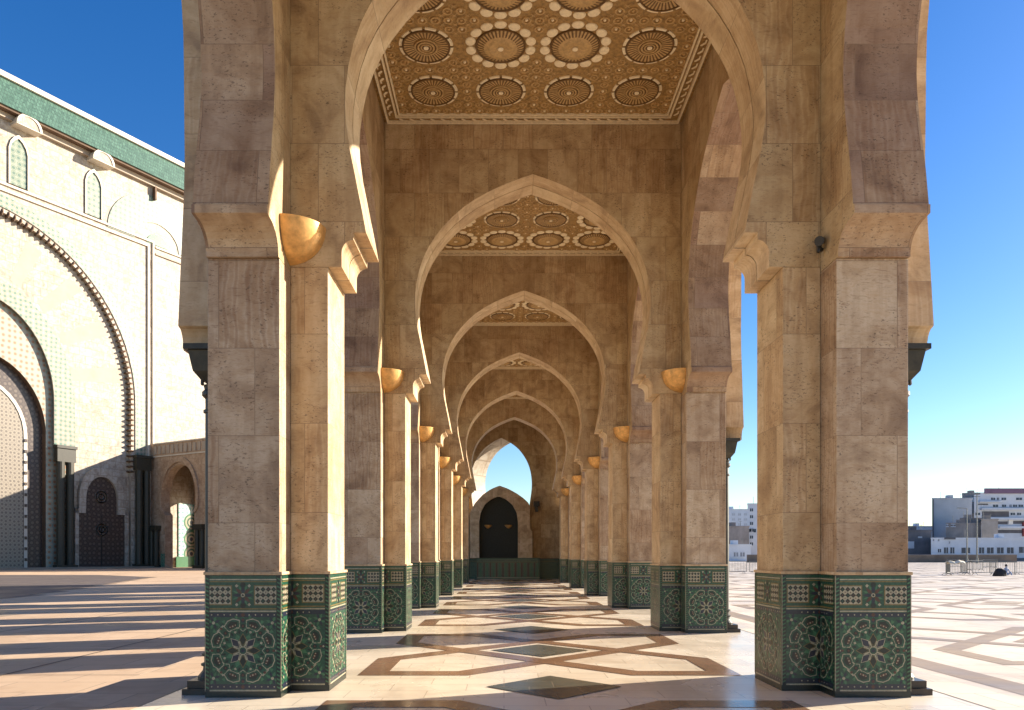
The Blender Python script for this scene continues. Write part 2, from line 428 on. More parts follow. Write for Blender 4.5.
def rosette_polys():
    """eightfold star panel centred on 0,0, about .80 x .75"""
    P = []
    add = lambda poly, layer, mat: P.append((poly, layer, mat))
    kite = [(.055, 0), (.12, .036), (.185, 0), (.12, -.036)]
    kitew = [(.046, 0), (.12, .044), (.197, 0), (.12, -.044)]
    for k in range(8):
        a = k * PI / 4
        add(rot(kitew, a), 1, 't_cream' if k % 2 else 't_yellow'); add(rot(kite, a), 2, 't_navy' if k % 2 else 't_dark')
        # thin rays between the petals
        add(rot([(.04, .006), (.115, .010), (.115, -.010), (.04, -.006)], a + PI / 8), 1, 't_cream')
        add(rot([(.12, 0), (.155, .028), (.205, 0), (.155, -.028)], a + PI / 8), 1, 't_lgreen')
        add(ngon(4, .017, (math.cos(a + PI / 8) * .222, math.sin(a + PI / 8) * .222), a + PI / 8), 2, 't_cream')
        # outer cells
        b = a + PI / 8; c = (math.cos(b) * .295, math.sin(b) * .295)
        hexo = [(-.040, -.070), (.036, -.098), (.080, -.036), (.080, .036), (.036, .098), (-.040, .070)]
        hexi = [(x * .86, y * .88) for x, y in hexo]; hexb = [(x * .55 + .004, y * .62) for x, y in hexo]
        add(rot(hexo, b, c), 1, 't_cream'); add(rot(hexi, b, c), 2, 't_green'); add(rot(hexb, b, c), 3, 't_dark'); add(rot([(-.014, -.03), (.014, -.03), (.014, .03), (-.014, .03)], b, c), 4, 't_rust')
        add(rot(ngon(4, .011), b, c), 5, 't_cream')
        for q in (-.032, .032): add(rot(ngon(4, .009, (.0, q)), b, c), 4, 't_cream')
        # arcs
        for s in (-1, 1):
            for e in range(4):
                t0 = a + s * (.06 + e * .055); t1 = a + s * (.06 + (e + 1) * .055)
                r0 = .236 + e * .006; r1 = .236 + (e + 1) * .006
                add([(r0 * math.cos(t0), r0 * math.sin(t0)), (r1 * math.cos(t1), r1 * math.sin(t1)), ((r1 + .012) * math.cos(t1), (r1 + .012) * math.sin(t1)), ((r0 + .012) * math.cos(t0), (r0 + .012) * math.sin(t0))], 2, 't_lgreen' if e < 2 else 't_cream')
        add(ngon(8, .026, (math.cos(a) * .275, math.sin(a) * .275)), 2, 't_dark')
        add(ngon(4, .014, (math.cos(a) * .275, math.sin(a) * .275)), 3, 't_rust')
    for k in range(16):      # interlaced lines of the outer star
        a = k * PI / 8
        L_ = .395 if k % 2 == 0 else .36
        p0 = (L_ * math.cos(a), L_ * math.sin(a)); p1 = (.215 * math.cos(a + PI / 8), .215 * math.sin(a + PI / 8)); p2 = (.215 * math.cos(a - PI / 8), .215 * math.sin(a - PI / 8))
        for q in (p1, p2):
            d = Vector((q[0] - p0[0], q[1] - p0[1])).normalized(); nn = (-d.y * .0035, d.x * .0035)
            add([(p0[0] + nn[0], p0[1] + nn[1]), (q[0] + nn[0], q[1] + nn[1]), (q[0] - nn[0], q[1] - nn[1]), (p0[0] - nn[0], p0[1] - nn[1])], 1, 't_cream' if k % 2 else 't_lgreen')
        add(ngon(6, .016, (.345 * math.cos(a), .345 * math.sin(a)), a), 2, 't_dark' if k % 2 else 't_rust')
        add(rot([(.19, 0), (.212, .014), (.245, 0), (.212, -.014)], a + PI / 16), 1, 't_dark')
        add(rot([(.36, .008), (.40, .020), (.40, -.020), (.36, -.008)], a + PI / 16), 1, 't_lgreen')
    add(ngon(8, .050), 3, 't_cream'); add(ngon(8, .040, a=.39), 4, 't_green'); add(ngon(8, .022), 5, 't_navy')
    for sx in (-1, 1):
        for sy in (-1, 1):
            c = (sx * .33, sy * .31)
            for k in range(8):
                add(rot([(.018, 0), (.045, .017), (.08, 0), (.045, -.017)], k * PI / 4 + .39, c), 1, 't_navy' if k % 2 else 't_lgreen')
            add(ngon(8, .018, c), 2, 't_cream')
            add(rot([(-.01, -.05), (.008, -.05), (.008, .05), (-.01, .05)], math.atan2(sy, sx), (sx * .255, sy * .245)), 1, 't_cream')
        add(ngon(8, .03, (sx * .375, 0)), 1, 't_navy'); add(ngon(4, .015, (sx * .375, 0)), 2, 't_cream')
    for sy in (-1, 1):
        add(ngon(8, .028, (0, sy * .34)), 1, 't_navy'); add(ngon(4, .014, (0, sy * .34)), 2, 't_rust')
    return P
ROS = rosette_polys()

def band_polys():
    """lattice band centred on 0,0, about .80 x .27"""
    P = []; add = lambda poly, layer, mat: P.append((poly, layer, mat))
    rect = lambda x0, x1, y0, y1: [(x0, y0), (x1, y0), (x1, y1), (x0, y1)]
    for sx in (-1, 1):
        x0, x1 = (.135, .375) if sx > 0 else (-.375, -.135)
        add(rect(x0 - .012, x1 + .012, -.112, .112), 1, 't_yellow'); add(rect(x0, x1, -.10, .10), 2, 't_cream')
        for ix in range(4):
            for iy in range(3):
                c = (x0 + .03 + ix * .06, -.066 + iy * .066)
                add(ngon(4, .029, c), 3, 't_dark'); add(ngon(4, .010, c), 4, 't_rust' if (ix + iy) % 2 else 't_green')
        for iy in range(-1, 2):
            for ix in range(3):
                add(ngon(4, .008, (x0 + .06 + ix * .06, -.033 + (iy + 1) * .033)), 3, 't_rust')
    for k in range(8):
        a = k * PI / 4
        add(rot([(.02, 0), (.055, .022), (.12, 0), (.055, -.022)], a), 2, 't_navy' if k % 2 == 0 else 't_rust')
        add(rot([(.05, .0), (.085, .011), (.13, 0), (.085, -.011)], a + PI / 8), 1, 't_lgreen')
    add(ngon(8, .024), 3, 't_cream'); add(ngon(4, .014), 4, 't_dark')
    for sy in (-1, 1):
        add(ngon(6, .032, (0, sy * .118)), 2, 't_dark')
        for sx in (-1, 1): add(ngon(4, .020, (sx * .07, sy * .105)), 2, 't_cream')
    return P
BAND = band_polys()
ZD = 1.38
def panel(mb, W, cx, mapf, lc=True, rc=True):
    """mosaic on a face of width W; pattern centred at cx; lc / rc: rope border at that edge; mapf(a, b, layer)"""
    lo = .052 if lc else 0.0; hi = W - (.052 if rc else 0.0)
    def put(poly, layer, mat, l=lo, h=hi):
        q = clip(poly, l, h)
        if q: mb.face([mapf(a, b, layer) for a, b in q], mat)
    rect = lambda x0, x1, y0, y1: [(x0, y0), (x1, y0), (x1, y1), (x0, y1)]
    put(rect(0, W, .075, ZD - .012), 1, 't_green', 0, W)
    for y0, y1, m in ((.075, .092, 't_cream'), (.098, .155, 't_navy'), (.905, .955, 't_navy'), (.962, .978, 't_cream'), (.990, 1.006, 't_yellow'),
                      (1.296, 1.308, 't_yellow'), (1.318, 1.332, 't_cream')):
        put(rect(0, W, y0, y1), 2, m)
    n = int(W / .07)
    for k in range(n + 1):
        for y, in ((.126,), (.93,)):
            c = (cx + (k - n // 2) * .07, y)
            put(ngon(4, .010 if k != n // 2 else .026, c), 3, 't_cream' if k != n // 2 else 't_rust')
    k0 = -1 if cx > .7 else 0
    cs = [cx] if W < 1.3 else [W * .27, W * .73]
    for c in cs:
        for poly, layer, m in ROS: put([(x + c, y + .530) for x, y in poly], layer + 1, m)
        for poly, layer, m in BAND: put([(x + c, y + 1.150) for x, y in poly], layer + 1, m)
    for flag, x0 in ((lc, 0.0), (rc, W - .052)):
        if not flag: continue
        put(rect(x0, x0 + .052, .075, ZD - .012), 2, 't_dark', 0, W)
        k = 0
        while .10 + k * .045 < ZD - .06:
            b = .10 + k * .045
            put([(x0 + .008, b), (x0 + .044, b + .016), (x0 + .044, b + .034), (x0 + .008, b + .018)], 3, 't_lgreen', 0, W); k += 1
        xe = x0 if x0 == 0 else W - .007
        put(rect(xe, xe + .007, .075, ZD - .012), 3, 't_cream', 0, W)

OFF = .0013
def make_pier(sgn):
    """x grows away from the corridor; local origin at u = 3.4"""
    U = lambda u: sgn * (u - 3.4)
    root = empty('marble_pier', (0, 0, 0), 0, 'x', 'pier', 'tiled marble piers of the arcade')
    mb = MB()
    mb.box(U(2.675), U(3.119), -TH, TH, ZD, 4.988, 'pilaster')
    mb.box(U(3.122), U(3.93), -.88, .88, ZD, 4.928, 'pier')
    mb.box(U(3.933), U(4.12), -.33, .33, ZD, 4.018, 'pier')
    # the core between the side arches, above the springing
    mb.build('shaft', root, bevel=.008)
    # inner pilaster carries on as a thin slab between cross arch and side arch (hidden joint)
    lg = MB()
    e = .035
    lg.box(U(2.675 - e), U(3.12 - e), -TH - e, TH + e, ZD - .004, ZD + .03, 'arch')
    lg.box(U(3.12 - e), U(3.93 + e), -.88 - e, .88 + e, ZD - .004, ZD + .032, 'arch')
    lg.build('stone_ledge', root, bevel=.006)
    d = MB(); e = .02
    d.box(U(2.675 - e), U(3.12 - e), -TH - e, TH + e, 0, ZD - .006, 't_dark')
    d.box(U(3.12 - e), U(3.93 + e), -.88 - e, .88 + e, 0, ZD - .006, 't_dark')
    d.box(U(3.93 + e), U(4.12 + e), -.33 - e, .33 + e, 0, ZD - .006, 't_green')
    db = d.build('tile_dado', root)
    z = MB()
    a, b, c = 2.655, 3.10, 3.95; yi, yo = TH + e, .88 + e
    def fy(u0, y, s):   # face in plane y, from u0 outward; s = outward sign in y
        return lambda p, q, l: (U(u0 + p), y + s * OFF * l, q)
    def fx(u, y0, s, dirn):  # face in plane u
        return lambda p, q, l: (U(u + s * OFF * l), y0 + dirn * p, q)
    for s in (-1, 1):
        panel(z, c - b, (c - b) / 2, fy(b, s * yo, s))
        panel(z, b - a, b - a, fy(a, s * yi, s), True, False)
        panel(z, yo - yi, 0, fx(b, s * yi, -1, s), False, True)
        panel(z, yo - .35, (yo - .35) / 2, fx(c, s * .35, 1, s), False, True)
    panel(z, 2 * yi, yi, fx(a, -yi, -1, 1))
    z.build('tile_mosaic', db)
    # slender dark columns in front of and behind the outer order
    for s in (-1, 1):
        cy = s * .50; cu = U(4.02)
        cb = MB()
        cb.lathe([(.085, .30), (.083, 1.2), (.078, 3.42)], 'dark_marble', 20, (cu, cy, 0))
        co = cb.build('column', root, smooth=True)
        bb = MB()
        bb.box(U(3.955), U(4.27), cy - .26, cy + .26, 0, .075, 'plinth')
        bb.box(U(3.955), U(4.23), cy - .21, cy + .21, .075, .16, 'plinth')
        bb.lathe([(.16, .16), (.16, .19), (.105, .26), (.10, .30), (.125, .315), (.125, .335), (.09, .35), (.09, .42), (.118, .43), (.118, .455), (.088, .47)], 'dark_marble', 20, (cu, cy, 0))
        bb.build('column_base', co)
        cp = MB()
        for k, (z0, z1, h0, h1) in enumerate(((3.62, 3.72, .09, .165), (3.72, 3.95, .165, .205))):
            p0 = [(cu + x * h0, cy + y * h0, z0) for x, y in ((-1, -1), (1, -1), (1, 1), (-1, 1))]; p1 = [(cu + x * h1, cy + y * h1, z1) for x, y in ((-1, -1), (1, -1), (1, 1), (-1, 1))]
            if True:
                for j in range(4): cp.face([p0[j], p0[(j + 1) % 4], p1[(j + 1) % 4], p1[j]], 'dark_marble')
                cp.face(p0, 'dark_marble'); cp.face(p1, 'dark_marble')
        cp.box(cu - .245, cu + .245, cy - .245, cy + .245, 3.953, 4.015, 'dark_marble')
        cp.lathe([(.078, 3.25), (.10, 3.26), (.10, 3.29), (.078, 3.30), (.078, 3.42), (.115, 3.46), (.115, 3.50), (.085, 3.53), (.10, 3.58)], 'dark_marble', 20, (cu, cy, 0))
        for sx in (-1, 1):
            for sy in (-1, 1): cp.lathe([(0, 3.56), (.022, 3.58), (.018, 3.64), (0, 3.66)], 'dark_marble', 8, (cu + sx * .085, cy + sy * .085, 0))
        cp.build('capital', co)
    return root

protoL, protoR = make_pier(-1), make_pier(1)
ORD = ['beside the camera, out of the picture', 'nearest', 'second nearest', 'third', 'fourth', 'fifth', 'sixth', 'last']
for i in range(0, 8):
    for sgn, pr, nm in ((-1, protoL, 'left'), (1, protoR, 'right')):
        if i == 0: lab = 'tiled marble pier next to the camera on the %s side of the corridor' % nm
        elif i == 7: lab = 'last tiled marble pier on the %s against the end wall' % nm
        else: lab = '%s marble pier with green tile base in the %s row%s' % (ORD[i], nm, ', veined travertine' if (i == 1 and sgn == 1) else ', lit edge' if sgn < 0 else '')
        place(pr, i > 0, (XC + sgn * 3.4, yc(i), 0), 0, lab)

ca = make_cross_arch()
for i in range(0, 7):
    lab = 'horseshoe arch above the camera' if i == 0 else '%s horseshoe arch across the corridor counting away from the camera' % CNT[i - 1] if i > 1 else 'nearest and largest horseshoe arch across the corridor'
    place(ca, i > 0, (XC, yc(i), 0), 0, lab)
sl, sr = make_side_arch(-1), make_side_arch(1)
for i in range(0, 7):
    for sgn, pr, nm in ((-1, sl, 'left'), (1, sr, 'right')):
        if i == 6 and sgn == 1: continue
        lab = '%s side arch over the near bay opening to the plaza, flaring from the nearest pier' % nm if i == 0 else '%s side arch of the %s bay behind the nearest piers' % (nm, ['', 'first', 'second', 'third', 'fourth', 'fifth', 'sixth'][i])
        place(pr, i > 0, (XC, yc(i) + S / 2, 0), 0, lab)
# the right side of the last bay is a closed wall
cw = MB(); cw.box(XC + 3.122, XC + 4.40, yc(6) + .90, yc(7) - .90, 0, ZROOF, 'wall')
tag(cw.build('side_wall'), 'closed stone wall on the right of the last bay', 'wall')

# roof slab over the whole arcade
rf = empty('arcade_roof', (XC, 0, 0), 0, 'flat stone roof with parapet over the arcade', 'roof')
mb = MB(); mb.box(-3.9, 3.9, yc(0) - 1.0, yc(7) + .9, ZROOF + .002, ZROOF + .35, 'wall'); mb.build('roof_slab', rf)
mb = MB()
for s in (-1, 1): mb.box(s * 4.30, s * 4.46, yc(0) - 1.0, yc(7) + .9, ZROOF + .405, ZROOF + .55, 'roof_g')
mb.build('parapet_coping', rf)

# ------------------------------------------------------------------ carved ceilings
HB = 3.05
def mk_rosette(large):
    m = MB()
    if not large:
        rings = [(0, .045, 'c_cream', .05), (.045, .075, 'c_dark', .035), (.075, .10, 'c_mid', .045), (.10, .125, 'c_dark', .03), (.125, .155, 'c_mid', .045), (.155, .185, 'c_dark', .03), (.185, .21, 'c_mid', .04)]
        for r0, r1, mt, h in rings:
            m.lathe([(r0, 0.0) if r0 else (0, -h), (r0, -h), (r1, -h), (r1, 0)] if r0 else [(0, -h), (r1, -h), (r1, 0)], mt, 28)
        m.lathe([(.212, -.012), (.395, -.03), (.41, 0)], lambda j: 'c_dark' if j % 2 else 'c_mid', 72)
        m.lathe([(.395, -.005), (.40, -.04), (.425, -.04), (.43, 0)], 'c_dark', 48)
        for k in range(12):
            a = 2 * PI * k / 12
            m.lathe([(.43, 0), (.435, -.018), (.482, -.018), (.487, 0)], 'c_cream', 4, a0=a + .05, a1=a + .47)
    else:
        m.lathe([(0, -.075), (.05, -.07), (.052, -.055)], 'c_cream', 20)
        m.lathe([(.052, -.05), (.20, -.075), (.30, -.055)], lambda j: 'c_mid', 40)
        m.lathe([(.30, -.055), (.405, -.02), (.42, 0)], lambda j: 'c_dark' if j % 2 else 'c_mid', 72)
        m.lathe([(.42, -.02), (.445, -.03), (.45, 0)], 'c_dark', 48)
        for k in range(14):
            a = 2 * PI * (k + .5) / 14; c = (.548 * math.cos(a), .548 * math.sin(a))
            for q in range(3):
                s0, s1 = (1, .92, .6, 0)[q], (1, .92, .6, 0)[q + 1]; h0, h1 = (0, .014, .020, .022)[q], (0, .014, .020, .022)[q + 1]
                for e in range(12):
                    t0, t1 = 2 * PI * e / 12, 2 * PI * (e + 1) / 12
                    P = lambda t, s_, h: (c[0] + s_ * (.092 * math.cos(t) * math.cos(a) - .112 * math.sin(t) * math.sin(a)), c[1] + s_ * (.092 * math.cos(t) * math.sin(a) + .112 * math.sin(t) * math.cos(a)), -h)
                    q4 = [P(t0, s0, h0), P(t1, s0, h0), P(t1, s1, h1), P(t0, s1, h1)]
                    m.face(q4[:3] if s1 == 0 else q4, 'c_cream')
    return m
ros_small = mk_rosette(False).build('rosette', None)
ros_large = mk_rosette(True).build('rosette', None)
used_s = used_l = False

PITCH = 1.33
def make_ceiling(kind):
    """kind 0: big rosettes in the middle; 1: big rosettes at the outer columns and the near and far rows"""
    global used_s, used_l
    root = empty('carved_ceiling', (0, 0, 0), 0, 'x', 'ceiling', 'carved golden ceilings between the arches')
    cen = []
    for ix in range(4):
        for iy in range(4):
            x, y = (ix - 1.5) * PITCH, (iy - 1.5) * PITCH
            inner = ix in (1, 2) and iy in (1, 2)
            big = inner if kind == 0 else not inner
            cen.append((x, y, big))
    m = MB()
    m.box(-3.125, 3.125, -HB - .03, HB + .03, 0, .06, 'c_field')
    g = PITCH / 6
    k = int(2.66 / g)
    for ix in range(-k, k + 1):
        for iy in range(-k, k + 1):
            x, y = ix * g, iy * g
            if any(math.hypot(x - a, y - b) < (.72 if big else .57) for a, b, big in cen): continue
            m.lathe([(.055, 0), (.06, -.022), (.085, -.022), (.09, 0)], 'c_mid', 10, (x, y, 0))
            m.lathe([(0, -.025), (.022, -.02), (.028, 0)], 'c_cream' if (ix + iy) % 2 else 'c_mid', 6, (x, y, 0))
    # star ribs between the little rings
    for ix in range(-k, k):
        for iy in range(-k, k):
            x, y = (ix + .5) * g, (iy + .5) * g
            if any(math.hypot(x - a, y - b) < (.74 if big else .58) for a, b, big in cen): continue
            for a in (0, PI / 2):
                m.face([(x + px_, y + py_, -.012) for px_, py_ in rot([(-.07, 0), (0, -.014), (.07, 0), (0, .014)], a + PI / 4)], 'c_mid')
    m.build('carved_field', root)
    b = MB()
    L = HB - .002
    for r0, r1, z, mt in ((L - .035, L, -.06, 'c_cream'), (L - .235, L - .20, -.05, 'c_cream'), (L - .30, L - .27, -.035, 'c_cream')):
        b.box(-r1, r1, -r1, -r0, z, 0, mt); b.box(-r1, r1, r0, r1, z, 0, mt)
        b.box(-r1, -r0, -r0, r0, z, 0, mt); b.box(r0, r1, -r0, r0, z, 0, mt)
    n = 26
    for q in range(4):
        for k_ in range(n):
            p = -L + .24 + (2 * L - .48) * (k_ + .5) / n
            for sh in ([(-.085, -.045), (.02, -.045), (.085, .01), (.085, .045), (.05, .045), (-.02, -.015), (-.085, -.015)],):
                pts = [(p + x, -L + .118 + y) for x, y in sh]
                pts = [(x * math.cos(q * PI / 2) - y * math.sin(q * PI / 2), x * math.sin(q * PI / 2) + y * math.cos(q * PI / 2)) for x, y in pts]
                c = Vector((sum(x for x, y in pts) / 7, sum(y for x, y in pts) / 7, -.035))
                b.face([(x, y, -.035) for x, y in pts], 'c_cream')
    b.build('border_moulding', root)
    for x, y, big in cen:
        if big:
            o = ros_large if not used_l else ros_large.copy()
            if used_l: COL.objects.link(o)
            used_l = True
        else:
            o = ros_small if not used_s else ros_small.copy()
            if used_s: COL.objects.link(o)
            used_s = True
        o.parent = root; o.location = (x, y, -.001)
    return root
c0, c1 = make_ceiling(0), make_ceiling(1)
u0 = u1 = False
for i in range(0, 7):
    odd = i % 2 == 1
    pr, us = (c0, u0) if odd else (c1, u1)
    lab = 'carved golden ceiling over the camera' if i == 0 else 'carved golden ceiling with round rosettes over the %s bay ahead' % ['', 'first', 'second', 'third', 'fourth', 'fifth', 'last'][i]
    place(pr, us, (XC, yc(i) + S / 2, ZCEIL), 0, lab)
    if odd: u0 = True
    else: u1 = True

# ------------------------------------------------------------------ corner bowl lamps
def make_bowl(sgn):
    """quarter bowl in the corner between the inner pilaster front and the outer pier side"""
    root = empty('bowl_lamp', (0, 0, 0), 0, 'x', 'wall lamp', 'gilded bowl lamps on the piers')
    m = MB()
    prof = [(.001, 0), (.08, .012), (.17, .042), (.25, .088), (.32, .15), (.37, .225), (.405, .31), (.42, .40), (.425, .43), (.405, .43), (.395, .39), (.35, .24), (.26, .13), (.15, .07), (.001, .045)]
    a0 = PI if sgn > 0 else 1.5 * PI
    m.lathe(prof, 'gold', 18, (0, 0, 0), a0, a0 + PI / 2)
    m.build('bowl', root, smooth=True)
    l = MB(); l.lathe([(0, .36), (.22, .37), (.22, .38), (0, .385)], 'black', 12, (0, 0, 0), a0, a0 + PI / 2)
    for t in (.35, .8, 1.2):
        x, y = .33 * math.cos(a0 + t), .33 * math.sin(a0 + t)
        l.tube((x, y, .36), (x, y, .46), .006, 'black', 5)
    l.build('lamp_fitting', root)
    return root
bl, br_ = make_bowl(-1), make_bowl(1)
ul = ur = False
for i in range(1, 7):
    for sgn in (-1, 1):
        if i == 1 and sgn == 1: continue
        nm = 'left' if sgn < 0 else 'right'
        lab = 'gilded bowl lamp on the %s pier of the %s row' % (['', 'nearest', 'second', 'third', 'fourth', 'fifth', 'sixth'][i], nm)
        us = ul if sgn < 0 else ur
        place(bl if sgn < 0 else br_, us, (XC + sgn * 3.118, yc(i) - TH - .004, 5.0), 0, lab)
        if sgn < 0: ul = True
        else: ur = True
# small black camera on the nearest right pier
cm = empty('security_camera', (XC + 3.119, yc(1) - TH - .05, 5.15), 0, 'small black camera fixed in the corner of the nearest right pier', 'camera')
m = MB(); m.tube((0, 0, .02), (-.07, -.08, .02), .018, 'black', 8); m.tube((-.07, -.08, -.04), (-.07, -.08, .05), .03, 'black', 10); m.build('bracket', cm)
m = MB(); m.tube((-.03, -.03, .12), (-.11, -.18, .05), .045, 'black', 12, .055); m.build('camera_body', cm)

# ------------------------------------------------------------------ end wall with the gabled niche
YE = yc(7) - TH - .08
ew = empty('end_wall', (XC, YE, 0), 0, 'end wall of the corridor with horseshoe opening onto the sky', 'wall')
OX, OH = -.80, 2.06   # opening axis and bulge half width (local)
def arc2(scale, dz, top):
    out = []
    for x, z in ARC:
        f = (z - 5.40) / (9.595 - 5.40)
        out.append((x * scale, 4.6 + dz + f * (top - 4.6 - dz)))
    return out
a2 = arc2(OH / 2.478, 0, 9.45)
hole = [(OX - a, z) for a, z in a2][:-1] + [(OX + a, z) for a, z in a2][::-1]
def poly_faces(mb, pts, mat, y):
    bm = bmesh.new(); vs = [bm.verts.new((x, y, z)) for x, z in pts]; f = bm.faces.new(vs); f.normal_update()
    bmesh.ops.triangulate(bm, faces=[f], ngon_method='EAR_CLIP')
    for q in bm.faces: mb.face([v.co[:] for v in q.verts], mat)
    bm.free()
m = MB()
T2, SK = 1.3, .95
for y, sh in ((0, 0), (T2, SK)):
    h = [(x + sh, z) for x, z in hole]
    ap = (OX + sh, 9.45)
    k = h.index(min(h, key=lambda p: abs(p[0] - ap[0])))
    zlow = h[0][1]
    left = [(-3.118, zlow)] + h[:k + 1] + [(ap[0], ZCEIL + .2), (-3.118, ZCEIL + .2)]
    right = h[k:] + [(3.118, zlow), (3.118, ZCEIL + .2), (ap[0], ZCEIL + .2)]
    poly_faces(m, left, 'wall', y); poly_faces(m, right, 'wall', y)
    m.face([(-3.118, y, 0), (3.118, y, 0), (3.118, y, zlow), (-3.118, y, zlow)], 'wall')
for (x0, z0), (x1, z1) in zip(hole, hole[1:]):
    m.face([(x0, 0, z0), (x1, 0, z1), (x1 + SK, T2, z1), (x0 + SK, T2, z0)], 'fac')
m.face([(hole[0][0], 0, hole[0][1]), (hole[-1][0], 0, hole[-1][1]), (hole[-1][0] + SK, T2, hole[-1][1]), (hole[0][0] + SK, T2, hole[0][1])], 'wall')
m.build('wall', ew)
m = MB(); m.box(-3.1, 3.1, -.10, -.004, 0, 1.33, 'z_dado'); m.box(-3.1, 3.1, -.13, -.004, 1.33, 1.37, 't_dark'); m.box(-3.1, 3.1, -.12, -.10, 1.16, 1.19, 't_yellow'); m.build('tile_dado', ew)
nb = empty('gabled_niche', (XC, YE - .14, 0), 0, 'pointed stone niche with dark tiled recess in front of the end wall', 'niche')
gx = lambda px: (px - 504) / 765 * YE - XC
gz = lambda py: 1.6 + (555 - py) / 765 * YE
outl = [(470.5, 558), (470.5, 512), (476, 503), (483, 495.5), (491, 490), (499.5, 486.5), (508, 489.5), (517, 494.5), (524, 499.5), (529.5, 505), (529.5, 530), (532, 532), (532, 558)]
inn = [(479.5, 558), (479.5, 522), (481, 513), (485, 505), (491, 500), (498.7, 497), (506, 500), (512.5, 505.5), (516.5, 513), (517.8, 522), (517.8, 558)]
def ring_prism(mb, outer, inner, y0, y1, mat, imat):
    """arch-shaped band, both lists open at the foot, resampled to the same count"""
    def res(P, n):
        d = [0]
        for a, b in zip(P, P[1:]): d.append(d[-1] + math.dist(a, b))
        out = []
        for k in range(n):
            t = d[-1] * k / (n - 1); j = max(i for i in range(len(d)) if d[i] <= t + 1e-9); j = min(j, len(P) - 2)
            f = (t - d[j]) / max(1e-9, d[j + 1] - d[j]); out.append((P[j][0] + f * (P[j + 1][0] - P[j][0]), P[j][1] + f * (P[j + 1][1] - P[j][1])))
        return out
    n = 48; A, B = res(outer, n), res(inner, n)
    for i in range(n - 1):
        for y in (y0, y1): mb.face([(A[i][0], y, A[i][1]), (A[i + 1][0], y, A[i + 1][1]), (B[i + 1][0], y, B[i + 1][1]), (B[i][0], y, B[i][1])], mat)
        mb.face([(A[i][0], y0, A[i][1]), (A[i + 1][0], y0, A[i + 1][1]), (A[i + 1][0], y1, A[i + 1][1]), (A[i][0], y1, A[i][1])], mat)
        mb.face([(B[i][0], y0, B[i][1]), (B[i + 1][0], y0, B[i + 1][1]), (B[i + 1][0], y1, B[i + 1][1]), (B[i][0], y1, B[i][1])], imat)
O_ = [(gx(a), gz(b)) for a, b in outl]; I_ = [(gx(a), gz(b)) for a, b in inn]
m = MB(); ring_prism(m, O_, I_, -.55, .0, 'arch', 'wall'); m.build('niche_surround', nb)
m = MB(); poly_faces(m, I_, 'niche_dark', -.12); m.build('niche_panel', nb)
m = MB(); m.box(-2.4, 1.75, -.58, -.002, 0, 1.34, 'z_dado'); m.box(-2.45, 1.8, -.62, -.002, 1.342, 1.40, 't_green')
for k in range(20): m.box(-2.38 + k * .208, -2.30 + k * .208, -.592, -.582, .16, 1.08, 't_lgreen' if k % 2 else 't_rust')
m.box(-2.4, 1.75, -.594, -.582, 1.12, 1.15, 't_yellow'); m.box(-2.4, 1.75, -.594, -.582, .08, .12, 't_cream'); m.build('tile_dado', nb)
for q, px in enumerate((488, 508.5)):
    b_ = MB(); b_.lathe([(.02, -.12), (.12, -.06), (.22, .03), (.26, .12), (.24, .12), (.0, .04)], 'gold', 16, (0, 0, 0), PI, 2 * PI)
    o = b_.build('niche_lamp', None, smooth=True, loc=(XC + gx(px), YE - .265, gz(527)))
    tag(o, '%s small brass lamp inside the dark niche' % ('left' if q == 0 else 'right'), 'wall lamp', 'brass lamps in the end niche')
m = MB(); m.box(1.35, 1.75, -.62, -.1, gz(507), gz(502), 'black'); m.box(1.45, 1.65, -.60, -.1, gz(512), gz(507) - .002, 'black'); m.build('dark_bracket', nb)

# ------------------------------------------------------------------ ground
def sheet(name, x0, x1, y0, y1, z, mat):
    m = MB(); m.face([(x0, y0, z), (x1, y0, z), (x1, y1, z), (x0, y1, z)], mat); return tag(m.build(name), kind='structure')
GZ = -.13
M['f_left'] = marble_floor('shade_brown_paving', (.62, .455, .31), (.52, .37, .245), 1.2, .8, .7, joint=.012, jcol=(.30, .23, .17))  # plaza paving made darker and browner: courtyard shade put into the colour
sheet('ground', -1500, 1500, -60, 2500, GZ, 'f_plaza')
sheet('courtyard_paving', -90, XC - 5.5, -8, 130, GZ + .0025, 'f_left')
m = MB(); m.box(XC - 5.46, XC + 5.1, -8, yc(7) + 1.2, GZ - .05, .004, 'f_cream', skip='b'); tag(m.build('corridor_floor'), kind='structure')
sheet('edge_paving', XC - 5.44, XC - 4.45, -8, YE, .009, 'f_left'); sheet('outer_edge_paving', XC + 4.45, XC + 5.08, -8, YE, .009, 'f_plaza')  # left strip repeats the paving with shade in its colour

def strap(mb, pts, hw, z, mat, closed=True):
    """mitred band along a closed polyline"""
    n = len(pts); L, Rr = [], []
    for i in range(n):
        p0, p1, p2 = Vector(pts[i - 1]), Vector(pts[i]), Vector(pts[(i + 1) % n])
        d1, d2 = (p1 - p0).normalized(), (p2 - p1).normalized()
        n1, n2 = Vector((-d1.y, d1.x)), Vector((-d2.y, d2.x)); b = (n1 + n2).normalized()
        k = hw / max(.3, b.dot(n1)); L.append(p1 + b * k); Rr.append(p1 - b * k)
    for i in range(n):
        j = (i + 1) % n
        mb.face([(L[i].x, L[i].y, z), (L[j].x, L[j].y, z), (Rr[j].x, Rr[j].y, z), (Rr[i].x, Rr[i].y, z)], mat)
FIG = [(-2.36, -2.47), (-1.16, -2.47), (0, -1.31), (1.31, 0), (2.36, 1.05), (2.36, 2.47), (1.16, 2.47), (0, 1.31), (-1.31, 0), (-2.36, -1.05)]
st = MB()
for i in range(-1, 7):
    cy = yc(i) + S / 2 - .21
    for q, mir in enumerate((1, -1)):
        strap(st, [(XC + mir * x, cy + y) for x, y in FIG], .185, .008 + .002 * q, 'f_brown')
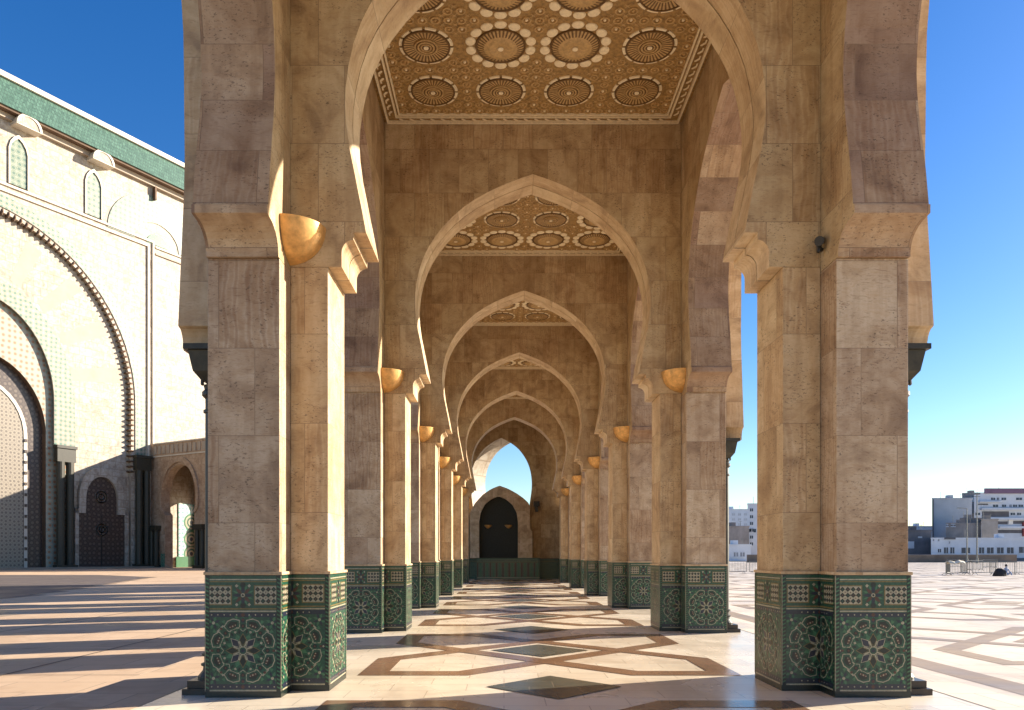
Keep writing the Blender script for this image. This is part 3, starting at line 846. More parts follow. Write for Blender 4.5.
tag(st.build('floor_bands'), kind='structure')
dm = MB()
for i in range(-1, 15):
    cy = yc(1) - .21 + (i - 1) * S / 2
    if cy > YE - 1: break
    h = .82
    dm.face([(XC, cy - h, .0125), (XC + h, cy, .0125), (XC, cy + h, .0125), (XC - h, cy, .0125)], 'f_dark')
tag(dm.build('floor_diamonds'), kind='structure')

# plaza bands on the right and on the left
pb = MB(); SC = 1.2
for ix in range(-5, 17):
    for iy in range(-1, 20):
        cx = 10.9 + ix * 7.0; cy = 7.0 + iy * 8.2 + (4.1 if ix % 2 else 0)
        if cx - 3.1 < XC + 5.6 and cx + 3.1 > XC - 12: continue
        if cx < 0 and cy > 30: continue
        for q, mir in enumerate((1, -1)):
            strap(pb, [(cx + mir * x * SC, cy + y * SC) for x, y in FIG], .21, GZ + .004 + .002 * q, 'f_taupe')
        if True:
            h = .8; pb.face([(cx, cy - h, GZ + .004), (cx + h, cy, GZ + .004), (cx, cy + h, GZ + .004), (cx - h, cy, GZ + .004)], 'f_taupe')
tag(pb.build('plaza_bands'), kind='structure')
jn = MB()
for x in (-4.90, -7.2, -11.3, 5.75):
    jn.face([(x - .02, -8, GZ + .009), (x + .02, -8, GZ + .009), (x + .02, 75, GZ + .009), (x - .02, 75, GZ + .009)], 'joint')
pb2 = MB(); pb2.face([(6.4, -8, GZ + .003), (6.95, -8, GZ + .003), (6.95, 75, GZ + .003), (6.4, 75, GZ + .003)], 'f_taupe'); tag(pb2.build('edge_band'), kind='structure')
for y in range(-4, 60, 3):
    jn.face([(-40, y - .01, GZ + .0095), (-4.95, y - .01, GZ + .0095), (-4.95, y + .01, GZ + .0095), (-40, y + .01, GZ + .0095)], 'joint')
tag(jn.build('paving_joints'), kind='structure')
gp = MB()
# stepped edge of the dark grey patch before the mosque
steps = []
for k in range(9):
    f = k / 8; x0 = -21 - 7 * f; y0 = 30 + 26 * f
    steps.append((x0 + 1.2, y0)); steps.append((x0 + 1.2, y0 + 3.2))
pts = steps + [(-35, 66), (-75, 66), (-75, 30)]
bm = bmesh.new(); vs = [bm.verts.new((x, y, GZ + .012)) for x, y in pts]; fc = bm.faces.new(vs); fc.normal_update(); bmesh.ops.triangulate(bm, faces=[fc], ngon_method='EAR_CLIP')
for q in bm.faces: gp.face([v.co[:] for v in q.verts], 'f_grey')
bm.free()
tag(gp.build('grey_patch'), kind='structure')

# ------------------------------------------------------------------ the mosque front on the left
FX, FY = -57.97, 88.0; tx, ty = .504, .8637
FA = math.atan2(ty, tx)
def fs(px):
    k = (px - 504) / 765; return (k * FY - FX) / (tx - k * ty)
def fz(px, py): return 1.6 + (555 - py) / 765 * (FY + ty * fs(px))
SCN = -1.5
fac = empty('mosque_facade', (FX, FY, GZ), FA, 'sunlit cream mosque front with giant arched portal and green tiled roof', 'building')
def halfarch(h, zs, rise, zf=0.0, n=28, pw=1.9):
    out = [(h, zf)] if zs > zf else []
    for k in range(n + 1):
        x = h * math.cos(PI / 2 * k / n)
        out.append((x, zs + rise * (1 - (x / h) ** pw) ** (1 / 2.0)))
    return out
def full(h): return [(SCN - a, z) for a, z in h][:-1] + [(SCN + a, z) for a, z in h][::-1]
def wall_with_arch(mb, x0, x1, ztop, arch, y, yb, mat, smat, z0=0):
    """plate at local y (outward is -y), arch hole to the foot; reveal back to yb"""
    hp = halfarch(*arch); c = SCN
    L = [(x0, z0)] + [(c - a, max(z, z0)) for a, z in hp] + [(c, ztop), (x0, ztop)]
    Rr = [(x1, z0)] + [(c + a, max(z, z0)) for a, z in hp] + [(c, ztop), (x1, ztop)]
    poly_faces(mb, L, mat, y); poly_faces(mb, Rr, mat, y)
    ln = full(hp)
    for (a, z), (b, w) in zip(ln, ln[1:]): mb.face([(a, y, z), (b, y, w), (b, yb, w), (a, yb, z)], smat)
BIG = (17.8, 22.0, 19.4); RING = (10.4, 20.5, 13.3); RIN = (7.85, 20.5, 11.0); DOOR = (7.15, 16.5, 8.6)
m = MB()
x0, x1 = -60, 50
wall_with_arch(m, x0, x1, 52.7, BIG, 0, .5, 'fac', 'fac_pink')
m.face([(x0, 9, 0), (x1, 9, 0), (x1, 9, 52.7), (x0, 9, 52.7)], 'fac'); m.face([(x0, 0, 0), (x0, 9, 0), (x0, 9, 52.7), (x0, 0, 52.7)], 'fac'); m.face([(x1, 0, 0), (x1, 9, 0), (x1, 9, 52.7), (x1, 0, 52.7)], 'fac')
m.face([(x0, 0, 52.7), (x1, 0, 52.7), (x1, 9, 52.7), (x0, 9, 52.7)], 'fac')
m.build('wall', fac)
m = MB(); wall_with_arch(m, SCN - 18.2, SCN + 18.2, 42.0, RING, .5, .9, 'fac', 'fac'); m.build('portal_recess', fac)
m = MB(); ring_prism(m, full(halfarch(*RING[:2], RING[2], 15.3)), full(halfarch(*RIN[:2], RIN[2], 15.3)), .32, .5, 'z_white', 'fac_pink'); m.build('mosaic_band', fac)
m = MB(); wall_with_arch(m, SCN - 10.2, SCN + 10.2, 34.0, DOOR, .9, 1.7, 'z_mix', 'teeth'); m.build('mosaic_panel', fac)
m = MB(); dr = [(SCN - 7.2, 0), (SCN + 7.2, 0), (SCN + 7.2, 17)] + [(SCN + a, z) for a, z in halfarch(7.2, 16.5, 8.7)[2:]] + [(SCN - a, z) for a, z in halfarch(7.2, 16.5, 8.7)[2:]][::-1][1:]
poly_faces(m, dr, 'door', 1.7); pd = m.build('portal_door', fac)
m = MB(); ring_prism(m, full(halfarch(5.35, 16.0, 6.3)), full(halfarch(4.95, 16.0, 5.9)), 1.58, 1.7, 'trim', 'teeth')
for s in (-1, 1):
    for k in range(12): m.box(SCN + s * 5.15 - .14, SCN + s * 5.15 + .14, 1.50, 1.58, 1 + k * 1.3, 1.36 + k * 1.3, 'door')
m.build('door_studs', pd)
m = MB(); poly_faces(m, full(halfarch(4.95, 16.0, 5.9)), 'door_l', 1.66); m.build('door_leaf', pd)
# teeth of the big arch, intrados shade put into their dark colour
m = MB(); n = 110
P = full(halfarch(*BIG, 12.5, 120, 2.0))
d = [0]
for a, b in zip(P, P[1:]): d.append(d[-1] + math.dist(a, b))
NT = 112
for k in range(NT):
    t = d[-1] * (k + .5) / NT; j = max(i for i in range(len(d)) if d[i] <= t); f = (t - d[j]) / (d[j + 1] - d[j])
    cx, cz = P[j][0] + f * (P[j + 1][0] - P[j][0]), P[j][1] + f * (P[j + 1][1] - P[j][1])
    ang = math.atan2(P[j + 1][1] - P[j][1], P[j + 1][0] - P[j][0])
    rt, rr_ = .15, .42
    for q in range(8):
        a0_, a1_ = 2 * PI * q / 8, 2 * PI * (q + 1) / 8
        ee = lambda a_: (cx + rt * math.cos(a_) * math.cos(ang) - rr_ * math.sin(a_) * math.sin(ang), -.05, cz + rt * math.cos(a_) * math.sin(ang) + rr_ * math.sin(a_) * math.cos(ang))
        p = [ee(a0_), ee(a1_)]
        m.face([(cx, -.2, cz), p[0], p[1]], 'teeth'); m.face([p[0], p[1], (p[1][0], .5, p[1][2]), (p[0][0], .5, p[0][2])], 'teeth')
m.build('arch_teeth', fac)
m = MB(); ring_prism(m, full(halfarch(BIG[0] + 2.0, 22, BIG[2] + 2.0, 13)), full(halfarch(BIG[0] + .55, 22, BIG[2] + .55, 13)), -.12, 0, 'z_white', 'fac'); m.build('scroll_band', fac)
# radiating voussoirs
m = MB()
for k in range(-9, 10):
    if k % 2: continue
    a = PI / 2 + k * .165
    for w in (-1,):
        pts = []
        for da, rr in ((-.055, 0), (.055, 0), (.055, 1), (-.055, 1)):
            r0 = 10.4 if rr == 0 else 17.3
            rz = 13.5 if rr == 0 else 18.8
            pts.append((SCN + r0 * math.cos(a + da), .492, 20.9 + rz * math.sin(a + da)))
        m.face(pts, 'fac_pink')
m.build('voussoirs', fac)
# frame mouldings
m = MB()
sx = fs(148.5)
for q, (dx, dz) in enumerate(((0, 0), (.75, .75))):
    m.box(SCN - (sx - SCN) - dx, sx + dx, -.22, -.002, 43.7 + dz, 43.95 + dz, 'trim'); m.box(sx + dx - .22, sx + dx, -.2, -.002, 0, 43.69 + dz, 'trim')
m.box(sx + 1.0, 50, -.2, -.002, 43.9, 44.15, 'trim'); m.box(sx + 1.0, 50, -.2, -.002, 43.0, 43.2, 'fac_pink')
m.build('frame_moulding', fac)
# cornice and roof
m = MB(); m.box(x0, x1, -.5, 0, 52.1, 52.7, 'fac_pink'); m.box(x0, x1, -1.3, .4, 52.71, 53.0, 'teeth'); m.build('cornice', fac)  # dark brown strip paints the shadow line below the roof
m = MB(); m.face([(x0, -1.5, 53.0), (x1, -1.5, 53.0), (x1, -.3, 56.7), (x0, -.3, 56.7)], 'roof_g'); m.face([(x0, 12, 53.0), (x1, 12, 53.0), (x1, 10, 56.7), (x0, 10, 56.7)], 'roof_g')
m.face([(x0, -1.5, 53.0), (x1, -1.5, 53.0), (x1, 12, 53.0), (x0, 12, 53.0)], 'roof_g')
m.face([(x1, -1.5, 53.0), (x1, 12, 53.0), (x1, 10, 56.7), (x1, -.3, 56.7)], 'trim'); m.face([(x0, -1.5, 53.0), (x0, 12, 53.0), (x0, 10, 56.7), (x0, -.3, 56.7)], 'trim')
m.box(x0, x1, -.6, 10.2, 56.7, 57.3, 'trim'); m.build('tiled_roof', fac)
# latticed niches with round hoods
def mk_niche():
    h = MB(); pts = [(-.98, 0), (.98, 0), (.98, 4.0), (.80, 4.7), (.45, 5.25), (0, 5.6), (-.45, 5.25), (-.80, 4.7), (-.98, 4.0)]
    n = len(pts)
    poly_faces(h, pts, 'lattice', .0)
    for i in range(n):
        a, b = pts[i], pts[(i + 1) % n]; c = lambda p, s_: (p[0] * s_, p[1] if p[1] == 0 else 2.8 + (p[1] - 2.8) * s_)
        A, B = c(a, 1.16), c(b, 1.16)
        h.face([(a[0], -.14, a[1]), (b[0], -.14, b[1]), (B[0], -.14, B[1]), (A[0], -.14, A[1])], 'trim')
        h.face([(a[0], -.14, a[1]), (b[0], -.14, b[1]), (b[0], 0, b[1]), (a[0], 0, a[1])], 'fac_pink')
        h.face([(A[0], -.14, A[1]), (B[0], -.14, B[1]), (B[0], 0, B[1]), (A[0], 0, A[1])], 'fac')
    return h
def mk_hood():
    h = MB(); R_ = 1.45
    for k in range(14):
        a, b = PI * k / 14, PI * (k + 1) / 14
        for r0, y0_, r1, y1_ in ((R_, .1, R_, -1.4), (R_, -1.4, R_ - .3, -1.45), (R_ - .3, -1.45, R_ - .3, -1.36)):
            h.face([(r0 * math.cos(a), y0_, r0 * math.sin(a)), (r0 * math.cos(b), y0_, r0 * math.sin(b)), (r1 * math.cos(b), y1_, r1 * math.sin(b)), (r1 * math.cos(a), y1_, r1 * math.sin(a))], 'trim')
        h.face([(0, -1.36, 0), ((R_ - .3) * math.cos(a), -1.36, (R_ - .3) * math.sin(a)), ((R_ - .3) * math.cos(b), -1.36, (R_ - .3) * math.sin(b))], 'fac')
    h.box(-R_, R_, -1.38, 0, -.12, -.004, 'trim')
    return h
wn = mk_niche().build('window', fac); hd = mk_hood().build('window_hood', fac)
for k, s_ in enumerate((2.0, 11.1, -7.1, -16.2)):
    a = wn if k == 0 else wn.copy(); b = hd if k == 0 else hd.copy()
    if k: COL.objects.link(a); COL.objects.link(b); a.parent = fac; b.parent = fac
    a.location = (s_, -.02, 44.9); b.location = (s_ + .55, -.02, 51.75)
# pale green blind arch
m = MB(); gc = fs(157)
A_ = [(gc + 7.2 * math.cos(t * PI / 30), 44.3 + 6.6 * math.sin(t * PI / 30)) for t in range(31)]
B_ = [(gc + 3.4 * math.cos(t * PI / 30), 44.3 + 3.0 * math.sin(t * PI / 30)) for t in range(31)]
ring_prism(m, A_, B_, -.10, 0, 'lattice', 'trim')
A_ = [(gc + 1.6 * math.cos(t * PI / 20), 44.3 + 1.5 * math.sin(t * PI / 20)) for t in range(21)]
poly_faces(m, A_, 't_lgreen', -.08); m.build('blind_arch', fac)
m = MB(); m.box(fs(152.5), fs(154), -.6, -.004, 50.3, 52.1, 'teeth'); m.build('rain_spout', fac)
# engaged dark columns by the doors
def mk_cols(w, h, n):
    c = MB()
    for k in range(n):
        x = -w / 2 + w * (k + .5) / n
        c.lathe([(w / n * .42, .5), (w / n * .40, h - 2.0)], 'dark_marble', 14, (x, -.45, 0))
    c.box(-w / 2 - .15, w / 2 + .15, -1.0, -.002, 0, .5, 'dark_marble'); c.box(-w / 2 - .1, w / 2 + .1, -.95, -.002, h - .35, h, 'dark_marble')
    c.box(-w / 2, w / 2, -.8, -.002, h - 2.0, h - .351, 'dark_marble')
    return c
def mk_col_obj(w, h, n, x, y):
    o = mk_cols(w, h, n).build('columns', fac); o.location = (x, y, 0)
mk_col_obj(2.3, 15.2, 2, 7.55, .5); mk_col_obj(2.3, 15.2, 2, SCN - 9.05, .5)
mk_col_obj(2.2, 15.1, 2, 17.7, 0)
# side door
sd0, sd1 = fs(79), fs(125); sc_ = (fs(86) + fs(118)) / 2; hw = (fs(118) - fs(86)) / 2
m = MB(); m.box(sd0, sd1, .15, .49, 0, 7.0, 'door')
ar = [(sc_ - hw, 7.0)] + [(sc_ - hw * math.cos(t * PI / 24), 8.4 + 3.4 * math.sin(t * PI / 24) ** .8) for t in range(0, 25)] + [(sc_ + hw, 7.0)]
poly_faces(m, ar, 'door', .3)
so = m.build('side_door', fac)
m = MB()
for cz, rr in ((8.9, .8), (4.8, .8)): 
    for r in (rr, rr * .55): m.lathe([(r, 0), (r, .08), (r - .12, .08), (r - .12, 0)], 'trim', 20, (0, 0, 0))
me_ = m.build('door_medallion', so); me_.rotation_euler = (PI / 2, 0, 0); me_.location = (sc_, .29, 9.2)
m2_ = me_.copy(); COL.objects.link(m2_); m2_.parent = so; m2_.location = (sc_, .14, 5.0)
m = MB(); m.box(sc_ - .05, sc_ + .05, .11, .15, .2, 6.8, 'black'); m.build('door_seam', so)
ao = [(sc_ - hw - .9, 7.6)] + [(sc_ - (hw + .9) * math.cos(t * PI / 24), 8.4 + 4.6 * math.sin(t * PI / 24) ** .8) for t in range(0, 25)] + [(sc_ + hw + .9, 7.6)]
ai = [(sc_ - hw, 7.6)] + [(sc_ - hw * math.cos(t * PI / 24), 8.4 + 3.4 * math.sin(t * PI / 24) ** .8) for t in range(0, 25)] + [(sc_ + hw, 7.6)]
m = MB(); ring_prism(m, ao, ai, -.05, .5, 'fac', 'fac_pink')
m.box(sd0 - .5, sd0 - .02, -.02, .5, 0, 7.6, 'fac'); m.box(sd1 + .02, sd1 + .5, -.02, .5, 0, 7.6, 'fac'); m.box(sd0 - .5, sc_ - hw - .01, -.02, .5, 7.03, 7.6, 'fac'); m.box(sc_ + hw + .01, sd1 + .5, -.02, .5, 7.03, 7.6, 'fac')
m.build('door_surround', so)
# mosaic fountain panel further along
m = MB(); m.box(fs(178), fs(212), -.15, -.003, 0, 9.0, 'z_teal'); m.box(fs(175), 34, -.3, -.151, 0, 1.5, 't_lgreen')
fp = m.build('fountain_mosaic', fac)
for k, z in enumerate((6.4, 4.0, 1.9)):
    q = MB()
    for r, mt in ((1.25, 't_lgreen'), (1.0, 't_cream'), (.75, 't_green'), (.5, 't_cream'), (.28, 't_navy')): q.lathe([(0, .01 * (1.4 - r)), (r, .01 * (1.4 - r))], mt, 24)
    o = q.build('medallion', fp); o.rotation_euler = (PI / 2, 0, 0); o.location = ((fs(181) + fs(200)) / 2, -.16, z)

# gallery wing standing out from the facade
cs = fs(151)
GX, GY = FX + tx * cs, FY + ty * cs
ga = empty('gallery_wing', (GX, GY, GZ), math.atan2(-tx, ty), 'tan stone gallery wing with pointed arches beside the mosque front', 'building')
def gp_(px):
    k = (px - 504) / 765; return (k * GY - GX) / (ty + tx * k)
def wall_holes(mb, x0, x1, ztop, cens, hw_, zs, rise, y, yb, mat, smat):
    xs = [x0] + [(a + b) / 2 for a, b in zip(cens, cens[1:])] + [x1]
    for c, a, b in zip(cens, xs, xs[1:]):
        ha = [(hw_, 0), (hw_, zs - .5), (hw_ + .45, zs - .1), (hw_ + .55, zs + 1.2)] + [((hw_ + .55) * math.cos(t * PI / 24), zs + 1.2 + (rise - 1.2) * math.sin(t * PI / 24) ** .85) for t in range(1, 13)]
        L = [(a, 0)] + [(c - q, z) for q, z in ha] + [(c, ztop), (a, ztop)]; Rr = [(b, 0)] + [(c + q, z) for q, z in ha] + [(c, ztop), (b, ztop)]
        for yy in (y, yb):
            poly_faces(mb, L, mat, yy); poly_faces(mb, Rr, mat, yy)
        ln = [(c - q, z) for q, z in ha][:-1] + [(c + q, z) for q, z in ha][::-1]
        for (p, z), (q, w) in zip(ln, ln[1:]): mb.face([(p, y, z), (q, y, w), (q, yb, w), (p, yb, z)], smat)
    mb.face([(x0, y, ztop), (x1, y, ztop), (x1, yb, ztop), (x0, yb, ztop)], mat)
    for x in (x0, x1): mb.face([(x, y, 0), (x, yb, 0), (x, yb, ztop), (x, y, ztop)], mat)
cens = [6.0, 15.2, 24.4]
m = MB(); wall_holes(m, .01, 31, 16.9, cens, 3.0, 7.6, 6.2, 0, 1.2, 'gal', 'gal'); m.build('front_wall', ga)
m = MB(); wall_holes(m, .01, 31, 16.4, [3.4], 2.2, 6.2, 4.6, 6.8, 8.0, 'gal', 'gal'); m.build('back_wall', ga)  # single opening shaped to let sun in here and block it elsewhere
m = MB(); m.box(.01, 31, 1.21, 6.79, 15.6, 16.4, 'gal'); m.box(30.5, 31, 1.21, 6.79, 0, 15.5, 'gal'); m.build('roof_slab', ga)
m = MB(); m.box(.5, 31, -.12, -.002, 15.0, 15.15, 'trim'); m.box(.5, 31, -.12, -.002, 16.75, 16.9, 'trim')
for k in range(34): m.box(.7 + k * .9, 1.25 + k * .9, -.08, -.002, 15.4, 16.5, 'fac_pink')
m.build('carved_frieze', ga)
for c in cens:
    ha = [(3.35, 7.3), (3.9, 8.0), (3.98, 9.0)] + [(3.98 * math.cos(t * PI / 24), 8.8 + 6.0 * math.sin(t * PI / 24) ** .85) for t in range(1, 13)]
    hb = [(a * .88, z if z < 9.2 else 9 + (z - 9) * .88) for a, z in ha]
    m = MB(); ring_prism(m, [(c - a, z) for a, z in ha][:-1] + [(c + a, z) for a, z in ha][::-1], [(c - a, z) for a, z in hb][:-1] + [(c + a, z) for a, z in hb][::-1], -.25, 0, 'gal', 'gal')
    m.build('arch_moulding', ga)
for c in [1.3] + [(a + b) / 2 for a, b in zip(cens, cens[1:])]:
    m = MB()
    for q in (-.45, .45): m.lathe([(.34, .4), (.32, 5.0)], 'dark_marble', 12, (c + q, -.45, 0))
    m.box(c - .9, c + .9, -.9, -.002, 0, .4, 'dark_marble'); m.box(c - .9, c + .9, -.9, -.002, 5.0, 5.7, 'dark_marble'); m.build('columns', ga)
m = MB(); m.box(2.25, 2.98, -.1, -.003, 0, 1.9, 'z_green'); m.box(9.02, 12.1, -.1, -.003, 0, 1.9, 'z_green'); m.build('tile_dado', ga)
# low steps before the mosque
sp = MB()
for k in range(2): sp.box(-30, 19, -3.2 + k * 1.2, -.01, k * .12, .12 + k * .12, 'f_taupe')
so_ = sp.build('steps'); so_.location = (FX, FY, GZ); so_.rotation_euler = (0, 0, FA); tag(so_, kind='structure')

# ------------------------------------------------------------------ far side of the plaza
def win_mat(name, col): return plain(name, col, .2, .3, 3)
M['glass_b'] = win_mat('dark_window_glass', (.035, .05, .085))
M['b_white'] = plain('white_render', (.60, .63, .68), .8, .12, .3)
M['b_grey'] = plain('grey_render', (.46, .48, .51), .85, .15, .2)
M['b_conc'] = plain('stained_concrete', (.27, .235, .22), .9, .35, .25)
M['b_dark'] = plain('dark_block_wall', (.13, .125, .135), .9, .3, .3)
M['b_rust'] = plain('brownish_render', (.33, .28, .24), .9, .25, .3)
M['b_purple'] = plain('dull_purple_cladding', (.19, .11, .17), .7, .15, .5)
M['b_lit'] = plain('pale_panel', (.8, .76, .70), .5, .05, 1)
M['w_brown'] = plain('brown_plaza_wall', (.20, .155, .12), .9, .3, .4)
M['steel'] = plain('galvanised_steel', (.20, .20, .19), .45, .2, 4, metal=.6)
M['cloth_c'] = plain('cream_canvas', (.72, .65, .5), .8, .2, 2)
M['cloth_k'] = plain('black_cloth', (.018, .017, .018), .8, .3, 5)
M['cloth_b'] = plain('pale_blue_cloth', (.32, .38, .50), .8, .2, 5)
M['jeans'] = plain('dark_trousers', (.05, .05, .07), .8, .2, 5)
M['skin'] = plain('skin', (.30, .16, .10), .5, .1, 5)
M['hair'] = plain('dark_hair', (.02, .015, .012), .6, .1, 20)
M['brick_r'] = plain('reddish_awning', (.25, .05, .05), .7, .1, 1)

def bx(px0, px1, py0, d, depth, name, label, mat, group='buildings beyond the plaza', roof=None):
    X0, X1 = (px0 - 504) / 765 * d, (px1 - 504) / 765 * d; Z = 1.6 + (555 - py0) / 765 * d
    root = empty(name, ((X0 + X1) / 2, d, GZ), 0, label, 'building', group)
    w = (X1 - X0) / 2
    def skew(mm, za, zb, e):
        kx = (X0 + X1) / 2 / d * depth
        P = lambda a, b_, z: (a * (w + e) + (kx if b_ else 0), (depth + e) if b_ else -e, z)
        for q in (((-1, 0), (1, 0)), ((1, 0), (1, 1)), ((1, 1), (-1, 1)), ((-1, 1), (-1, 0))): mm.face([P(*q[0], za), P(*q[1], za), P(*q[1], zb), P(*q[0], zb)], mat)
        for z in (za, zb): mm.face([P(-1, 0, z), P(1, 0, z), P(1, 1, z), P(-1, 1, z)], mat)
    m = MB(); skew(m, 0, Z, 0); m.build('wall', root)
    m = MB(); skew(m, Z + .003, Z + .35, .15); m.box(0, 1.6, 2, 4, Z + .353, Z + 1.5, mat); m.tube((-w * .5, 1, Z), (-w * .5, 1, Z + 2.6), .07, 'steel', 5); m.tube((w * .6, 2, Z), (w * .6, 2, Z + 1.9), .06, 'steel', 5); m.tube((w * .6 - .5, 2, Z + 1.7), (w * .6 + .5, 2, Z + 1.7), .05, 'steel', 4); m.build('roof_edge', root)
    return root, w, Z, (X0 + X1) / 2, d
def rects(root, info, rs, mat, name, out=.06, ledge=None):
    _, w, Z, cx, d = info
    for (a, b, c, e) in rs:   # px x0,x1,y0,y1
        X0, X1 = (a - 504) / 765 * d - cx, (b - 504) / 765 * d - cx; Z1, Z0 = 1.6 + (555 - c) / 765 * d, 1.6 + (555 - e) / 765 * d
        X0 = max(X0, -w + .02); X1 = min(X1, w - .02)
        if X1 <= X0: continue
        m = MB(); m.box(X0, X1, -out, -.004, Z0, Z1, mat); o = m.build(name, root)
        if name == 'window':
            s_ = MB(); s_.box(X0 - .15, X1 + .15, -out - .12, -.006, Z0 - .18, Z0 - .004, 'b_white'); s_.box(X0 - .1, X1 + .1, -out - .05, -.006, Z1 + .004, Z1 + .14, 'b_white')
            s_.box((X0 + X1) / 2 - .05, (X0 + X1) / 2 + .05, -out - .03, -out - .004, Z0, Z1, 'b_white'); s_.build('window_frame', o)
i5 = bx(931, 1075, 538.5, 215, 20, 'low_building', 'long low pale blue building behind the metal barriers', 'b_white')
rects(i5[0], i5, [(938, 941, 548.5, 552), (944, 948, 547, 553), (950.3, 954.3, 547, 553), (961.5, 970, 547.2, 552.8), (979, 984, 547, 553), (987, 993.5, 547, 553), (997, 1003.5, 547, 553), (1007, 1013.5, 547, 553), (1019, 1027, 546.5, 552.5),
                  (933, 934, 538.6, 540.6), (938, 939.2, 538.8, 540.8), (949, 950, 541, 543), (1033, 1040, 547, 553), (1046, 1053, 547, 553)], 'glass_b', 'window')
rects(i5[0], i5, [(944, 955, 537.0, 538.9)], 'b_dark', 'roof_vent', .3)
m = MB(); m.box(-i5[1], i5[1], -.5, -.01, 0, .9, 'b_dark'); m.build('plinth_band', i5[0])
i1 = bx(932, 972, 498.5, 262, 22, 'apartment_block', 'tall blank grey apartment block at the left of the group', 'b_grey')
rects(i1[0], i1, [(932.2, 933.2, 499, 537)], 'b_dark', 'downpipe', .4)
i2 = bx(962, 985, 493.5, 290, 20, 'brown_block', 'narrow brownish block rising between the grey block and the office', 'b_rust')
rects(i2[0], i2, [(970.5, 974.5, 497, 501.5)], 'b_lit', 'pale_panel', .3)
rects(i2[0], i2, [(972.2, 973.6, 503, 525)], 'b_dark', 'window', .05)
i3 = bx(974, 1080, 493.0, 275, 24, 'office_building', 'stepped white office building with purple top storey and window bands', 'b_white')
rects(i3[0], i3, [(984, 1080, 488.0, 493.2)], 'b_purple', 'purple_storey', .5)
ws = []
for y0_, xs in ((497.3, ((991, 995), (997, 999), (1001.5, 1006), (1016, 1022), (1028, 1034), (1040, 1047))), (504.3, ((993, 998), (1002, 1006), (1009.5, 1011.5), (1013, 1017), (1018.5, 1023), (1030, 1038))), (512.4, ((975.5, 980), (1010.5, 1015), (1017, 1021), (1028, 1033)))):
    for a, b in xs: ws.append((a, b, y0_, y0_ + 2.4))
rects(i3[0], i3, ws, 'glass_b', 'window')
rects(i3[0], i3, [(982, 1009, 511, 516.5), (998, 1007.6, 521, 524), (1013, 1045, 520.5, 523.5), (998, 1023, 529.5, 532.8), (1028, 1060, 529.5, 532.8), (978, 988, 503.3, 504.6)], 'b_dark', 'balcony_recess', .05)
rects(i3[0], i3, [(980, 1060, 508.0, 509.6), (998, 1060, 526, 528), (978, 1000, 501.2, 502.0), (986, 1060, 517.5, 519.5)], 'b_white', 'balcony_front', 1.2)
rects(i3[0], i3, [(1008, 1012.3, 519, 524)], 'b_lit', 'lit_panel', .4)
rects(i3[0], i3, [(1022, 1023.5, 522, 536)], 'brick_r', 'red_sign', .6)
i4 = bx(946, 981, 523.5, 240, 14, 'concrete_shed', 'weathered brown concrete building above the low pale one', 'b_conc')
rects(i4[0], i4, [(944, 948, 524, 526), (951, 955, 524, 526)], 'b_dark', 'window')
i4b = bx(960, 981, 518.5, 246, 12, 'concrete_block', 'dark stained concrete block behind the weathered shed', 'b_conc')
i4c = bx(981.2, 998, 519.5, 238, 12, 'concrete_hall', 'pale rough concrete hall with a sloping roof edge', 'b_rust')
i6 = bx(898, 931.5, 530.5, 222, 18, 'dark_building', 'dark grey low building beside the nearest right pier', 'b_dark')
rects(i6[0], i6, [(903, 914, 541, 548), (918, 922, 536, 537.5)], 'b_grey', 'wall_patch', .1)
i6b = bx(904, 932, 526.5, 300, 15, 'white_houses', 'small white houses on the skyline behind the dark building', 'b_white')
# the ones in the gap between the two nearest right piers
i7 = bx(716, 749, 526.5, 235, 18, 'brown_warehouse', 'dark brown building seen between the two nearest right piers', 'b_conc')
i8 = bx(718, 751, 545.0, 214, 14, 'low_white_house', 'low white house with small dark windows between the two nearest right piers', 'b_white')
rects(i8[0], i8, [(734, 735.4, 552, 556), (736.6, 738, 552, 556), (740.5, 742, 552, 556), (743, 744.5, 552, 556)], 'glass_b', 'window')
i9 = bx(747.5, 775, 504, 250, 18, 'white_tower_block', 'white tower block with dark window openings seen left of the nearest right pier', 'b_white')
rects(i9[0], i9, [(750, 753, 508 + k * 6.8, 511 + k * 6.8) for k in range(6)] + [(748, 756, 528.5, 532)], 'glass_b', 'window')
i10 = bx(714, 748, 509.5, 320, 15, 'pale_block', 'pale distant block on the skyline between the two nearest right piers', 'b_white')
rects(i10[0], i10, [(720 + 6 * k, 723 + 6 * k, 513 + 5 * j, 515.2 + 5 * j) for k in range(5) for j in range(3)], 'b_grey', 'window')
i11 = bx(700, 880, 541, 330, 10, 'distant_row', 'long distant row of pale houses hidden mostly by the nearest right pier', 'b_grey')

wl = MB(); wl.box(56, 118, 176, 176.5, GZ - .1, 1.55, 'w_brown'); wl.box(56, 118, 175.9, 176.6, 1.552, 1.7, 'b_conc')
tag(wl.build('plaza_wall'), 'low brown wall along the far edge of the plaza', 'wall')
